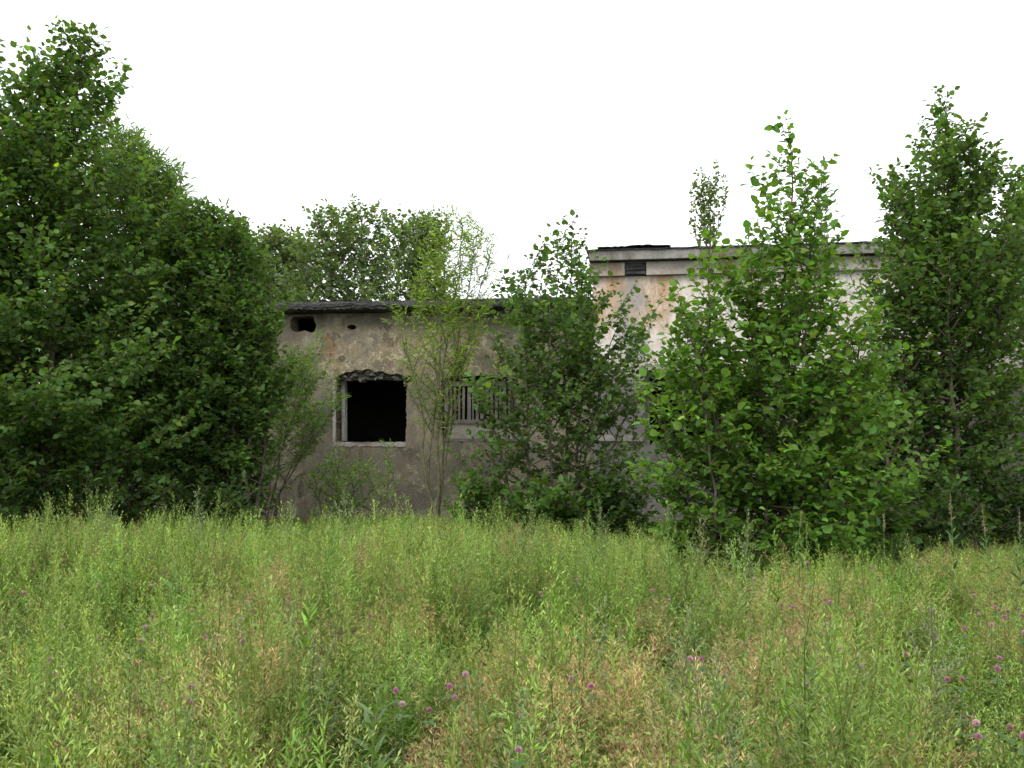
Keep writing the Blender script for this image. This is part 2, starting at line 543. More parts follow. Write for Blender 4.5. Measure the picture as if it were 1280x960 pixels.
def build_low():
    root = empty('concrete_building', W0, 'low grey concrete building with crumbling render, flat bitumen roof and glassless window opening', 'building', rz=-WA)
    tc = wall(742, 500)[0]
    tl = -6.5
    ztop = wall(460, 391)[1]
    outer = jag([(tl, -0.4), (tc - 0.01, -0.4), (tc - 0.01, ztop), (tl, ztop)], 5, 0.0)
    P = lambda px, py: wall(px, py)
    r = np.random.default_rng(3)
    # open window with a broken head
    win = [P(419, 553), P(507, 554), P(508, 508), P(509, 479), P(516, 476), P(514, 469), P(504, 470), P(496, 467), P(487, 468), P(478, 464), P(468, 465), P(460, 461),
           P(452, 463), P(444, 462), P(436, 465), P(429, 467), P(421, 471), P(418, 476), P(421, 479)]
    hole = [P(366, 396), P(392, 396), P(393, 402), P(396, 408), P(394, 413), P(388, 416), P(381, 413), P(374, 415), P(366, 414), P(363, 405)]
    hole2 = [P(433, 409), P(437, 406), P(443, 406), P(446, 409), P(443, 412), P(438, 412)]
    win2 = [P(553, 553), P(645, 553), P(645, 480), P(648, 474), P(635, 471), P(620, 472), P(600, 469), P(585, 471), P(570, 470), P(558, 472), P(551, 476)]
    win, hole, hole2, win2 = (jag(h, 0.05, a, r) for h, a in ((win, .008), (hole, .012), (hole2, .006), (win2, .008)))
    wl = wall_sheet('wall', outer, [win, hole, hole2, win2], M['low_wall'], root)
    # broken lintel of the open window, set back under the fallen render
    tA, zA = P(419, 466)
    tB, _ = P(515, 466)
    lt = MB()
    r2 = np.random.default_rng(8)
    zl0, zl1 = wall(460, 477, .1)[1], wall(460, 462, .06)[1]
    for i in range(70):
        u = r2.random()
        a = tA - .02 + (tB - tA - .02) * u
        sx, sy_ = r2.uniform(.02, .06), r2.uniform(.010, .026)
        zc = zl0 + .02 + (zl1 - zl0) * r2.uniform(0, 1) * (1 - (2 * u - 1) ** 4 * .5)
        yy = r2.uniform(.015, .09)
        lt.box(a - sx, a + sx, yy, yy + .12, zc - sy_, zc + sy_, jit=.014)
    lt.box(tA - .1, tB + .1, .12, .36, zl0 + .03, zl1 + .15)
    lt.build('lintel', M['rubble'], root)
    sl = MB()
    n = 40
    xs = np.linspace(P(417, 553)[0], P(508, 553)[0], n)
    zz = P(460, 553.5)[1] + r2.normal(0, .006, n) - .03 * np.exp(-((np.linspace(0, 1, n) - .42) / .12) ** 2)
    v, f = [], []
    for q in range(n):
        v += [(xs[q], -.012, P(460, 558)[1] + r2.normal(0, .008)), (xs[q], -.014 + r2.normal(0, .003), zz[q]), (xs[q], .36, zz[q] + .004)]
    for q in range(n - 1):
        f += [(q * 3, q * 3 + 3, q * 3 + 4, q * 3 + 1), (q * 3 + 1, q * 3 + 4, q * 3 + 5, q * 3 + 2)]
    sl.add(v, f4=f)
    sl.build('sill', M['lintel'], root)
    # what is left of the casement: one post and a stub
    fr = MB()
    z0, z1 = P(430, 552)[1], P(430, 474)[1]
    tq = P(419.5, 500)[0]
    fr.box(tq + .035, tq + .115, .20, .28, z0, z1, jit=.008)
    fr.box(tq - .055, tq + .006, -.012, .05, z0 - .02, z1 - .01, jit=.006)
    fr.build('window_frame', M['old_paint'], root)
    # second window, closed off with upright slats
    ta, tb = P(554, 520)[0], P(644, 520)[0]
    zt, zb = P(600, 476)[1], P(600, 552)[1]
    zm = P(600, 527)[1]
    f2 = MB()
    f2.box(ta, ta + .07, .08, .17, zb, zt, jit=.004)
    f2.box(tb - .07, tb, .08, .17, zb, zt, jit=.004)
    f2.box(ta + .07, tb - .07, .085, .165, zt - .09, zt - .005, jit=.004)
    f2.box(ta + .07, tb - .07, .085, .165, zm - .035, zm + .035, jit=.004)
    f2.box(ta + .07, tb - .07, .085, .165, zb, zb + .05, jit=.004)
    fo = f2.build('slatted_window', M['wood'], root)
    tag(fo, 'window boarded with upright grey wooden slats')
    x = ta + .09
    while x < tb - .11:
        w = r2.uniform(.03, .06)
        s = MB()
        s.box(x, x + w, .10, .125, zm + .035 + r2.uniform(-.02, .0), zt - .09 - (r2.uniform(0, .25) if r2.random() < .25 else 0), jit=.004)
        s.build('slat', M['wood'], fo)
        x += w + r2.uniform(.02, .05)
    b = MB()
    b.box(ta + .07, tb - .07, .11, .14, zb + .05, zm - .035)
    b.build('infill_board', M['lintel'], fo)
    # rest of the shell
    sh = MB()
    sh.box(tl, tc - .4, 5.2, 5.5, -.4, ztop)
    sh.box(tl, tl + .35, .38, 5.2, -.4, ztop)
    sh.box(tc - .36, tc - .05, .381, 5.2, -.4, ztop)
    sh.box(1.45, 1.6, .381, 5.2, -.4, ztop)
    sh.build('inner_wall', M['room_shade'], root)
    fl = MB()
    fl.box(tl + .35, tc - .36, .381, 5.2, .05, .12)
    fl.build('inner_floor', M['room_shade'], root)
    zs0, zs1 = ztop, ztop + .12
    pr = [(-.26, zs0 + .035), (-.27, zs0 + .085), (-.24, zs1 + .03), (-.10, zs1 + .05), (1.5, zs1 + .09), (5.8, zs1 + .12), (5.8, zs0 + .003), (0.2, zs0 + .003), (-.1, zs0 + .012)]
    ragged_strip(pr, tl - .2, tc - .04, .05, .010, 5, .004).build('roof', M['slab'], root)
    # torn felt lapping over the roof edge
    r3 = np.random.default_rng(21)
    fe = MB()
    for i in range(60):
        x = r3.uniform(tl, tc - .3)
        L = r3.uniform(.5, 2.2)
        n = int(L / .05) + 3
        xs = np.linspace(x, min(x + L, tc - .06), n)
        y = -.285 + r3.normal(0, .004, n) + r3.uniform(-.02, .01)
        zt_ = zs1 + .045 + r3.normal(0, .004, n) + r3.normal(0, .006)
        zb_ = zt_ - r3.uniform(.03, .13) + r3.normal(0, .009, n) + .012 * np.sin(np.linspace(0, L * 5, n))
        v = []
        for q in range(n):
            v += [(xs[q], .1, zt_[q] + .03), (xs[q], y[q], zt_[q]), (xs[q], y[q] - .012, zb_[q])]
        f = []
        for q in range(n - 1):
            a = q * 3
            f += [(a, a + 1, a + 4, a + 3), (a + 1, a + 2, a + 5, a + 4)]
        fe.add(v, f4=f)
    fe.build('torn_felt', M['felt'], root)
    return root, tc, ztop


def build_tall(tc):
    root = empty('whitewashed_building', W0, 'taller whitewashed building with rust stained wall and stepped concrete cornice under a flat roof', 'building', rz=-WA)
    tr = tc + 11.5
    P = lambda px, py: wall(px, py)
    zc0 = P(770, 346)[1]
    zc1 = P(770, 330)[1]
    zc2 = P(770, 317)[1]
    outer = [(tc, -.4), (tr, -.4), (tr, zc0), (tc, zc0)]
    w1 = [P(806, 556), P(905, 557), P(905, 462), P(806, 462)]
    w2 = [P(1150, 560), P(1240, 561), P(1240, 462), P(1150, 462)]
    r = np.random.default_rng(4)
    holes = [jag(w1, .08, .008, r)]
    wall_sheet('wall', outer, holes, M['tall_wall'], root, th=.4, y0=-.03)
    lt = MB()
    lt.box(P(800, 460)[0], P(912, 460)[0], -.055, .3, P(840, 463)[1], P(840, 456)[1], jit=.006)
    lt.build('lintel', M['lintel'], root)
    rb = MB()
    rb.box(P(745, 560)[0], P(803, 560)[0], -.07, -.032, P(770, 552)[1], P(770, 545)[1], jit=.012)
    rb.build('ledge', M['lintel'], root)
    wf = MB()
    a, b = P(806, 500)[0], P(905, 500)[0]
    z0, z1 = P(850, 556)[1], P(850, 463)[1]
    wf.box(a + .01, a + .08, .12, .2, z0, z1, jit=.005)
    wf.box(b - .08, b - .01, .12, .2, z0, z1, jit=.005)
    wf.box(a + .08, b - .08, .125, .195, z1 - .08, z1 - .01, jit=.005)
    wf.box((a + b) / 2 - .03, (a + b) / 2 + .03, .125, .195, z0, z1 - .08, jit=.005)
    wf.build('window_frame', M['wood'], root)
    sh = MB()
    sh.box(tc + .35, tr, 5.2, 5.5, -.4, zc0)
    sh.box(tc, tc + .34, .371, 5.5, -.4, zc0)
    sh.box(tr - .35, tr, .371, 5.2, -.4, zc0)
    sh.build('inner_wall', M['room_shade'], root)
    # cornice: painted fascia below, projecting concrete edge above, felt on top; a piece of the fascia is gone
    g0, g1 = P(781, 337)[0], P(808, 337)[0]
    pr = lambda y: [(-y, zc0 + .002), (-y, zc1 - .002), (.38, zc1 - .002), (.38, zc0 + .002)]
    fa = ragged_strip(pr(.13), tc - .06, g0, .35, .0015, 31, .001)
    fb = ragged_strip(pr(.13), g1, tr, .35, .0015, 32, .001)
    for s in (fb,):
        v, f3, f4, c = s.arrays()
        fa.add(v, f3, f4)
    fa.build('fascia', M['fascia'], root)
    gap = MB()
    gap.box(g0 + .002, g1 - .002, -.09, .37, zc0 + .006, zc1 - .004)
    for i in range(3):
        gap.box(g0 + .01, g1 - .02, -.12 + .01 * i, -.092, zc0 + .03 + .06 * i, zc0 + .065 + .06 * i, jit=.008)
    gap.build('broken_fascia', M['felt'], root)
    pr2 = [(-.27, zc1 + .028), (-.27, zc2), (5.7, zc2 + .003), (5.7, zc1 + .003), (-.05, zc1 + .003), (-.05, zc1 + .028)]
    ragged_strip(pr2, tc - .06, tr, .4, .002, 33, .001).build('cornice', M['cornice'], root)
    pr3 = [(-.295, zc2 + .004), (-.30, zc2 + .03), (-.2, zc2 + .045), (2.5, zc2 + .075), (5.8, zc2 + .075), (5.8, zc2 + .008), (.3, zc2 + .006)]
    ragged_strip(pr3, tc - .1, tr, .07, .005, 34, .003).build('roof', M['felt'], root)
    # lifted sheet of felt near the corner
    n = 22
    xs = np.linspace(P(748, 318)[0], P(838, 318)[0], n)
    u = np.linspace(0, 1, n)
    lift = .014 * np.exp(-((u - .6) / .22) ** 2) + .012
    v, f = [], []
    for q in range(n):
        z = zc2 + .05 + lift[q] + rng.normal(0, .004)
        v += [(xs[q], -.35, z - .012), (xs[q], -.35, z), (xs[q], .55, zc2 + .10), (xs[q], .55, zc2 + .088)]
    for q in range(n - 1):
        i = q * 4
        for s in range(4):
            f.append((i + s, i + (s + 1) % 4, i + 4 + (s + 1) % 4, i + 4 + s))
    mb = MB()
    mb.add(v, f4=f)
    mb.build('lifted_felt', M['felt'], root)
    return root, zc2


low_root, TC, LOW_TOP = build_low()
tall_root, TALL_TOP = build_tall(TC)


def wall_world(t, off, z):
    return W0 + WX * t + WY * off + np.array([0, 0, z])


# ------------------------------------------------------------------ leaves
def leaf_template(kind):
    if kind == 'ovate':      # broad pointed leaf, folded on its midrib
        v = [(0, 0, 0), (.18, .24, .08), (.18, -.24, .07), (.48, .37, .11), (.48, -.37, .09), (.8, .2, .02), (.8, -.2, .0), (1.08, 0, -.18), (.5, 0, -.015)]
        f = [(0, 8, 1), (0, 2, 8), (1, 8, 3), (2, 4, 8), (3, 8, 5), (4, 6, 8), (5, 8, 7), (6, 7, 8)]
    elif kind == 'round':    # alder / aspen: nearly round, blunt
        v = [(0, 0, 0), (.14, .27, .09), (.14, -.24, .08), (.46, .44, .13), (.46, -.42, .09), (.82, .25, .03), (.82, -.27, .01), (1.04, 0, -.16), (.5, 0, -.02)]
        f = [(0, 8, 1), (0, 2, 8), (1, 8, 3), (2, 4, 8), (3, 8, 5), (4, 6, 8), (5, 8, 7), (6, 7, 8)]
    elif kind == 'lance':
        v = [(0, 0, 0), (.3, .085, .012), (.3, -.085, .012), (.65, .07, -.01), (.65, -.07, -.01), (1, 0, -.1)]
        f = [(0, 2, 1), (1, 2, 4), (1, 4, 3), (3, 4, 5)]
    else:                    # simple: far leaf sprays
        v = [(0, 0, 0), (.5, .36, .03), (.5, -.36, .03), (1, 0, -.06)]
        f = [(0, 2, 1), (1, 2, 3)]
    return np.array(v, float), np.array(f, int)


TEMPL = {k: leaf_template(k) for k in ('ovate', 'round', 'lance', 'simple')}


def put_leaves(mb, kind, P, X, Z, S, C):
    tv, tf = TEMPL[kind]
    X = unit(X)
    Z = unit(Z - X * (X * Z).sum(1, keepdims=True))
    Y = np.cross(Z, X)
    n, k = len(P), len(tv)
    V = P[:, None] + S[:, None, None] * (tv[None, :, 0:1] * X[:, None] + tv[None, :, 1:2] * Y[:, None] + tv[None, :, 2:3] * Z[:, None])
    Fc = (np.arange(n)[:, None, None] * k + tf[None]).reshape(-1, 3)
    mb.add(V.reshape(-1, 3), f3=Fc, col=np.repeat(C, k, axis=0))


def leaf_colours(n, base, r, var=0.22, odd=0.03, oddcol=(0.22, 0.30, 0.04), young=0.0, youngcol=(0.13, 0.24, 0.045)):
    b = (np.array(base) * np.array([1.22, 1.26, .92]))[None] * np.exp(r.normal(0, var, (n, 1)))
    b = b * np.exp(r.normal(0, .10, (n, 3)) * np.array([1.0, .35, 1.0]))
    m = r.random(n) < odd
    b[m] = np.array(oddcol) * np.exp(r.normal(0, .25, (m.sum(), 1)))
    m = r.random(n) < young
    b[m] = np.array(youngcol) * np.exp(r.normal(0, .2, (m.sum(), 1)))
    return np.clip(b, 0.004, 0.6)


DENS = .62


def grow(mb_w, mb_l, D, stems, sil, *, leaf='ovate', size=.08, base=(.05, .10, .025), seed=1, per_m=13, start=.1, elev=(10, 60), sec=.13, seclen=.42,
         gap=.035, fill=(.5, 1.08), depth=.85, maxdepth=2.0, sig=.55, droop=.25, bark=(.11, .09, .07), r0=.03, flat=.6, odd=.02, young=.0, curve=.25, density=1.0, prim_leaf=True,
         wiggle=.03, twig=True, sizevar=.32, lowthin=None, var=.22, clump=0.0, k_trunk=6):
    """stems: (base_px, top_px, top_py[, depth offset base, depth offset top]); sil: (py, left_px, right_px) of the crown at depth D"""
    r = np.random.default_rng(seed)
    per_m, sec, gap = per_m * 1.3, sec * DENS, gap * .85
    sil = sorted(sil)
    sz = np.array([at(640, s[0], D)[2] for s in sil])[::-1]
    sl = np.array([at(s[1], 500, D)[0] for s in sil])[::-1]
    sr = np.array([at(s[2], 500, D)[0] for s in sil])[::-1]

    def env(z):
        return np.interp(z, sz, sl), np.interp(z, sz, sr)
    LP, LX, LZ, LS = [], [], [], []
    up = np.array([0, 0, 1.0])

    def leaves_on(pts, n, side_ref, s0=0.0, scale=1.0):
        if n <= 0:
            return
        u = np.clip(np.linspace(s0, 1, n) + r.normal(0, .02, n), 0, 1)
        idx = u * (len(pts) - 1)
        i0 = np.minimum(idx.astype(int), len(pts) - 2)
        fr = (idx - i0)[:, None]
        p = pts[i0] * (1 - fr) + pts[i0 + 1] * fr
        d = unit(pts[i0 + 1] - pts[i0])
        sd = unit(np.cross(d, up[None]) + 1e-4)
        s = np.where(np.arange(n) % 2 == 0, 1, -1)[:, None] * sd
        X = d * .55 + s * .75 + r.normal(0, .35, (n, 3)) - up * droop
        X[-1] = d[-1] + r.normal(0, .2, 3) - up * droop
        Z = up[None] + r.normal(0, sig, (n, 3))
        LP.append(p)
        LX.append(X)
        LZ.append(Z)
        LS.append(size * scale * np.exp(np.clip(r.normal(0, sizevar, n), -2 * sizevar, 1.3 * sizevar)))

    for st in stems:
        bpx, tpx, tpy = st[:3]
        yb = st[3] if len(st) > 3 else 0.0
        yt = st[4] if len(st) > 4 else 0.0
        top = at(tpx, tpy, D)
        top[1] += yt
        bot = at(bpx, 600, D)
        bot[1] += yb
        bot[2] = -.05 if len(st) < 6 else st[5]
        n = 14
        u = np.linspace(0, 1, n)[:, None]
        tr = bot + (top - bot) * u
        tr[:, :2] = bot[:2] + (top - bot)[:2] * (u ** 1.5)
        wob = r.normal(0, wiggle, (n, 2)).cumsum(0)
        wob -= np.linspace(0, 1, n)[:, None] * wob[-1]
        tr[:, :2] += wob
        H = top[2] - bot[2]
        rad = r0 * (1 - np.linspace(0, 1, n)) ** .8 + .0035
        mb_w.tube(tr, rad, k_trunk, col=bark)
        npr = max(3, int(H * per_m * density))
        az0 = r.uniform(0, 6.3)
        for i in range(npr):
            t = start + (0.985 - start) * (i + r.uniform(0, 1)) / npr
            q = t * (n - 1)
            i0 = min(int(q), n - 2)
            p = tr[i0] + (tr[i0 + 1] - tr[i0]) * (q - i0)
            az = az0 + i * 2.39996 + r.normal(0, .25)
            ca, sa = math.cos(az), math.sin(az)
            el = math.radians(elev[0] + (elev[1] - elev[0]) * t + r.normal(0, 9))
            zt = p[2]
            reach = .1
            for _ in range(3):
                l, rr = env(zt)
                rx = max(.06, (rr - l) / 2)
                ry = min(max(rx * depth, .06), maxdepth)
                ox, oy = (p[0] - (l + rr) / 2) / rx, (p[1] - D) / ry
                A = (ca / rx) ** 2 + (sa / ry) ** 2
                B = ox * ca / rx + oy * sa / ry
                Cc = ox * ox + oy * oy - 1
                disc = B * B - A * Cc
                reach = (-B + math.sqrt(disc)) / A if disc > 0 else .08
                reach = max(.08, reach)
                zt = min(p[2] + reach * math.tan(el), top[2] + .1)
            reach *= r.uniform(*fill)
            if r.random() < .06:
                reach *= 1.15
            L = reach / max(.25, math.cos(el))
            L = min(L, 3.2)
            for sc in (1, .85, .7, .55, .42, .3, .2):        # keep the tip under the crown's outline
                tip = p + np.array([ca * math.cos(el), sa * math.cos(el), math.sin(el)]) * L * sc
                l, rr = env(tip[2])
                if tip[2] <= sz[-1] and l - .04 <= tip[0] <= rr + .04:
                    break
            k_ = r.uniform(.78, 1.2)
            if k_ > 1 and p[2] + math.sin(el) * L * sc * k_ > sz[-1] - .25:
                k_ = 1.0
            L *= sc * k_
            loc_r = max(.05, (env(p[2])[1] - env(p[2])[0]) / 2)
            m = 6
            v = np.linspace(0, 1, m)[:, None]
            dirv = np.array([ca * math.cos(el), sa * math.cos(el), math.sin(el)])
            br = p + dirv * L * v + up * (curve * L * (v ** 2 - v)) * 1.0
            br = br + r.normal(0, .018, (m, 3)) * v * min(1, L)
            rb = max(.0025, min(rad[i0] * .55, .004 + .007 * L))
            mb_w.tube(br, rb * (1 - v[:, 0]) + .0018, 4 if rb > .008 else 3, col=bark)
            thin = 1.0
            if lowthin is not None:
                thin = np.interp(p[2], *lowthin)
            if prim_leaf:
                leaves_on(br, int(L * .75 / gap * thin), None, .25)
            ns = int(L / sec * thin)
            for j in range(ns):
                s = .18 + .8 * (j + r.uniform(0, .8)) / max(1, ns)
                qq = s * (m - 1)
                a0 = min(int(qq), m - 2)
                pp = br[a0] + (br[a0 + 1] - br[a0]) * (qq - a0)
                d = unit(br[a0 + 1] - br[a0])
                sd = unit(np.cross(d, up) + 1e-4)
                vv = np.cross(sd, d)
                sg = 1 if j % 2 else -1
                dd = unit(d * .7 + sd * sg * r.uniform(.5, 1.0) + vv * r.normal(.1, 1 - flat))
                ll = seclen * (1 - .55 * s) * r.uniform(.5, 1.25) * min(1.0, .25 + L, .35 + .9 * loc_r)
                w = np.linspace(0, 1, 4)[:, None]
                tw = pp + dd * ll * w + up * ll * .15 * (w ** 2) * (1 if elev[1] > 40 else -1) + r.normal(0, .008, (4, 3)) * w
                if twig:
                    mb_w.tube(tw, .0028 * (1 - w[:, 0]) + .001, 3, col=bark)
                leaves_on(tw, max(2, int(ll / gap)), None, .15)
        leaves_on(tr[int(n * .6):], int(H * .4 / gap * .5), None)
    P = np.concatenate(LP)
    X = np.concatenate(LX)
    Z = np.concatenate(LZ)
    S = np.concatenate(LS)
    keep = P[:, 2] > .05
    P, X, Z, S = P[keep], X[keep], Z[keep], S[keep]
    C = leaf_colours(len(P), base, r, var, odd=odd, young=young)
    if clump:
        fx = sines(seed + 50, lo=.5, hi=1.6)
        g = fx(P[:, 0] + .6 * P[:, 1], P[:, 2])
        C = C * np.exp(clump * g)[:, None]
    put_leaves(mb_l, leaf, P, X, Z, S, C)
    return len(P)


def tree(name, label, cat, D, stems, sil, group=None, trunk='trunk', crown='crown', **kw):
    loc = at(stems[0][0], 600, D)
    if len(stems[0]) > 3:
        loc[1] += stems[0][3]
    loc[2] = 0.0
    root = empty(name, loc, label, cat, group)
    w, l = MB(), MB()
    n = grow(w, l, D, stems, sil, **kw)
    for mb, nm, mat in ((w, trunk, M['bark']), (l, crown, M['leaf'])):
        mb.v = [x - loc.astype(np.float32) for x in mb.v]
        mb.build(nm, mat, root)
    print(name, n, 'leaves')
    return root


DK = (.045, .084, .026)
MD = (.062, .115, .032)
BR = (.078, .150, .034)

tree('aspen_tree', 'tallest tree at the left edge, broad leaves and a thin leafy leader above the rest', 'tree', 11.0,
     [(50, 106, 36), (20, 30, 75, .3, .2), (-40, -60, 120, .5, .4), (-10, 0, 250, -.3, -.3), (0, -20, 330, .8, .9)],
     [(36, 96, 116), (70, 50, 128), (100, -10, 136), (160, -60, 150), (220, -110, 165), (300, -130, 205), (380, -140, 240), (450, -140, 262), (520, -130, 240), (580, -110, 215), (640, -90, 180)],
     leaf='round', size=.074, sizevar=.16, base=(.070, .125, .037), seed=2, per_m=11, elev=(5, 58), seclen=.45, gap=.045, sig=.75, droop=.45, start=.12, r0=.05, odd=.012, young=.03, clump=.12)
tree('willow_tree', 'willow with narrow leaves standing between the tallest left tree and the dark round one', 'tree', 13.0,
     [(160, 145, 158), (175, 200, 212, .2, .2), (185, 222, 246, .2, .1), (170, 170, 186, -.1, -.1)],
     [(150, 136, 154), (185, 122, 192), (212, 116, 206), (245, 108, 238), (300, 100, 280), (380, 100, 300), (460, 100, 290), (560, 120, 270)],
     leaf='lance', size=.11, base=(.095, .160, .05), seed=3, per_m=9, elev=(35, 72), seclen=.4, gap=.03, sig=.8, start=.2, odd=.0)
tree('crab_apple_tree', 'dark round densely leaved tree covering the left end of the low grey building', 'tree', 12.0,
     [(250, 264, 262), (275, 300, 300, .1, -.2), (230, 222, 285, -.1, .1), (290, 322, 345, -.2, -.2), (300, 345, 420, -.3, -.3), (280, 300, 292, .1, .1), (240, 238, 258, .3, .3), (315, 340, 480, -.2, -.1)],
     [(256, 235, 278), (285, 212, 304), (330, 190, 334), (390, 180, 356), (440, 175, 366), (500, 180, 358), (560, 180, 346), (620, 185, 334), (650, 190, 320)],
     leaf='ovate', size=.066, base=(.060, .108, .033), seed=4, per_m=13, elev=(0, 60), seclen=.36, gap=.034, sig=.6, start=.06, r0=.035, odd=.004, clump=.12)
tree('poplar_tree', 'large far tree with gaps in its crown rising behind the low flat roof', 'tree', 34.0,
     [(455, 450, 256), (480, 500, 285, .5, .5), (430, 400, 275, -.3, -.5), (420, 372, 310, .3, .5)],
     [(258, 428, 470), (272, 396, 506), (302, 360, 538), (330, 345, 552), (370, 338, 558), (420, 350, 550)],
     leaf='simple', size=.17, base=(.088, .128, .062), seed=5, per_m=4.4, elev=(15, 65), sec=.55, seclen=1.0, gap=.08, sig=.8, start=.25, r0=.16, bark=(.17, .15, .13), odd=0, clump=.2, maxdepth=3)
tree('lime_tree', 'lower far tree in the gap between the dark round tree and the large far tree', 'tree', 37.0,
     [(345, 344, 288), (370, 372, 305), (330, 322, 312)],
     [(286, 334, 354), (306, 312, 388), (350, 300, 405), (400, 300, 405)],
     leaf='simple', size=.17, base=(.098, .136, .070), seed=6, per_m=6.5, elev=(15, 65), sec=.45, seclen=1.0, gap=.07, sig=.8, start=.2, r0=.13, odd=0, clump=.15)
tree('maple_tree', 'far tree behind the pale young willow at the roof of the low building', 'tree', 36.0,
     [(528, 518, 272), (545, 545, 276, .3, .3)],
     [(270, 508, 550), (300, 498, 560), (340, 494, 568), (400, 500, 565)],
     leaf='simple', size=.17, base=(.084, .126, .058), seed=7, per_m=6, elev=(25, 70), sec=.5, seclen=1.0, gap=.07, sig=.8, start=.2, r0=.12, odd=0, clump=.15)
tree('young_willow', 'pale yellowish young willow with slim upright stems between the two windows', 'tree', 14.2,
     [(546, 559, 262), (549, 616, 300, .05, -.1), (548, 596, 290, .1, .2), (547, 578, 280, .0, .1), (543, 502, 400, -.1, -.3)],
     [(260, 550, 566), (285, 530, 622), (320, 505, 630), (360, 490, 628), (400, 484, 620), (450, 488, 608), (500, 505, 580), (550, 525, 566)],
     leaf='lance', size=.095, base=(.145, .218, .040), seed=8, per_m=4.0, elev=(38, 66), sec=.26, seclen=.32, gap=.031, sig=.8, start=.26, r0=.019, bark=(.13, .125, .07), odd=.04, curve=.1)
tree('willow_bush', 'thin arching willow bush against the grey wall left of the open window', 'bush', 14.6,
     [(338, 402, 420, 0, .1), (335, 385, 470, -.1, -.2), (340, 432, 500, -.1, -.3), (336, 360, 450, .1, .2), (342, 410, 520, -.1, -.5)],
     [(415, 395, 408), (450, 350, 412), (500, 335, 440), (540, 335, 440), (560, 335, 425), (600, 335, 380)],
     leaf='lance', size=.10, base=(.11, .19, .045), seed=9, per_m=5, elev=(30, 60), sec=.15, seclen=.30, gap=.03, sig=.8, start=.30, r0=.009, bark=(.13, .11, .075), odd=0, curve=.1)
tree('willow_shrub', 'low bright green willow shrub under the sill of the open window', 'shrub', 13.7,
     [(418, 425, 565), (430, 460, 582, .1, .1), (405, 392, 588, -.1, -.1), (470, 490, 590, .1, .2)],
     [(560, 415, 432), (580, 388, 480), (600, 378, 500), (625, 380, 505), (650, 390, 500)],
     leaf='lance', size=.085, base=(.125, .22, .045), seed=10, per_m=9, elev=(15, 60), sec=.14, seclen=.26, gap=.03, sig=.7, start=.25, r0=.012, odd=0)
tree('birch_bush', 'many stemmed dark leafy bush in front of the slatted window, topped by thin shoots', 'bush', 12.4,
     [(700, 716, 270, 0, 0), (668, 655, 345, -.1, -.2), (672, 618, 420, -.2, -.5), (715, 775, 405, .1, .2), (722, 740, 330, .2, .3), (690, 690, 360, -.2, -.6), (640, 600, 480, .0, -.2), (710, 760, 470, -.2, -.6), (735, 812, 470, .1, .0), (730, 806, 545, -.1, -.2), (660, 596, 545, .0, -.1)],
     [(266, 706, 722), (300, 690, 742), (340, 645, 758), (370, 632, 785), (410, 612, 815), (460, 588, 832), (520, 578, 830), (570, 566, 815), (630, 560, 800)],
     leaf='round', size=.066, base=(.064, .114, .036), seed=12, per_m=4.0, elev=(15, 58), sec=.16, seclen=.38, gap=.046, sig=.75, droop=.35, start=.2, r0=.022, odd=.006, young=.02, lowthin=([0, .6, 1.2, 1.7], [.9, .6, .45, 1.0]), clump=.1)
tree('alder_tree', 'bright green young alder standing out in front of the bushes, tall pointed leader', 'tree', 9.0,
     [(965, 984, 152), (985, 1036, 215, .1, .15), (945, 925, 300, -.2, -.3), (1000, 1080, 380, -.1, -.3), (980, 1010, 300, -.3, -.5), (1010, 1125, 520, -.2, -.4), (950, 905, 480, .2, .4), (1000, 1060, 470, .2, .5), (970, 960, 430, .3, .6), (1000, 1030, 560, .3, .6)],
     [(150, 976, 992), (180, 964, 1004), (215, 958, 1026), (260, 944, 1040), (300, 926, 1046), (340, 900, 1062), (400, 866, 1095), (450, 840, 1128), (500, 828, 1138), (560, 820, 1145), (620, 815, 1132), (670, 825, 1110), (720, 850, 1080)],
     leaf='round', size=.066, base=(.088, .165, .038), seed=13, per_m=8.2, elev=(5, 55), sec=.15, seclen=.34, gap=.043, sig=.5, droop=.22, start=.07, r0=.022, bark=(.10, .078, .058), odd=.006, young=.07, clump=.1)
tree('alder_sapling', 'slender alder sapling hugging the left side of the bright green alder', 'tree', 8.7,
     [(892, 888, 292), (885, 850, 390, -.1, -.2), (880, 822, 520, -.1, -.2), (870, 808, 470, .1, .1), (880, 860, 440, -.3, -.4)],
     [(288, 880, 896), (320, 866, 915), (360, 850, 925), (400, 834, 930), (460, 808, 935), (520, 790, 935), (580, 782, 930), (640, 785, 920), (700, 830, 910)],
     leaf='round', size=.066, base=(.098, .180, .040), seed=14, per_m=9.5, elev=(5, 55), sec=.15, seclen=.34, gap=.043, sig=.5, droop=.22, start=.07, r0=.016, bark=(.085, .07, .055), odd=.006, young=.06, clump=.1)
tree('grey_alder_tree', 'big dark tree at the right edge hiding the end of the whitewashed wall', 'tree', 11.6,
     [(1195, 1184, 114), (1215, 1232, 190, .2, .3), (1175, 1120, 262, -.2, -.2), (1235, 1262, 240, .1, -.2), (1180, 1150, 330, -.3, -.8), (1140, 1105, 400, -.1, -.2), (1120, 1095, 470, -.2, .1)],
     [(112, 1174, 1196), (150, 1166, 1206), (185, 1150, 1236), (230, 1108, 1268), (270, 1078, 1285), (320, 1080, 1300), (380, 1078, 1305), (450, 1075, 1300), (520, 1078, 1295), (590, 1085, 1285), (640, 1130, 1270)],
     leaf='round', size=.068, base=(.066, .118, .035), seed=15, per_m=9.5, elev=(5, 60), sec=.14, seclen=.4, gap=.045, sig=.65, droop=.3, start=.14, r0=.04, odd=.004, young=.02, lowthin=([0, .7, 1.0, 2.2, 2.6], [1., .95, .75, .8, 1.0]), clump=.14)
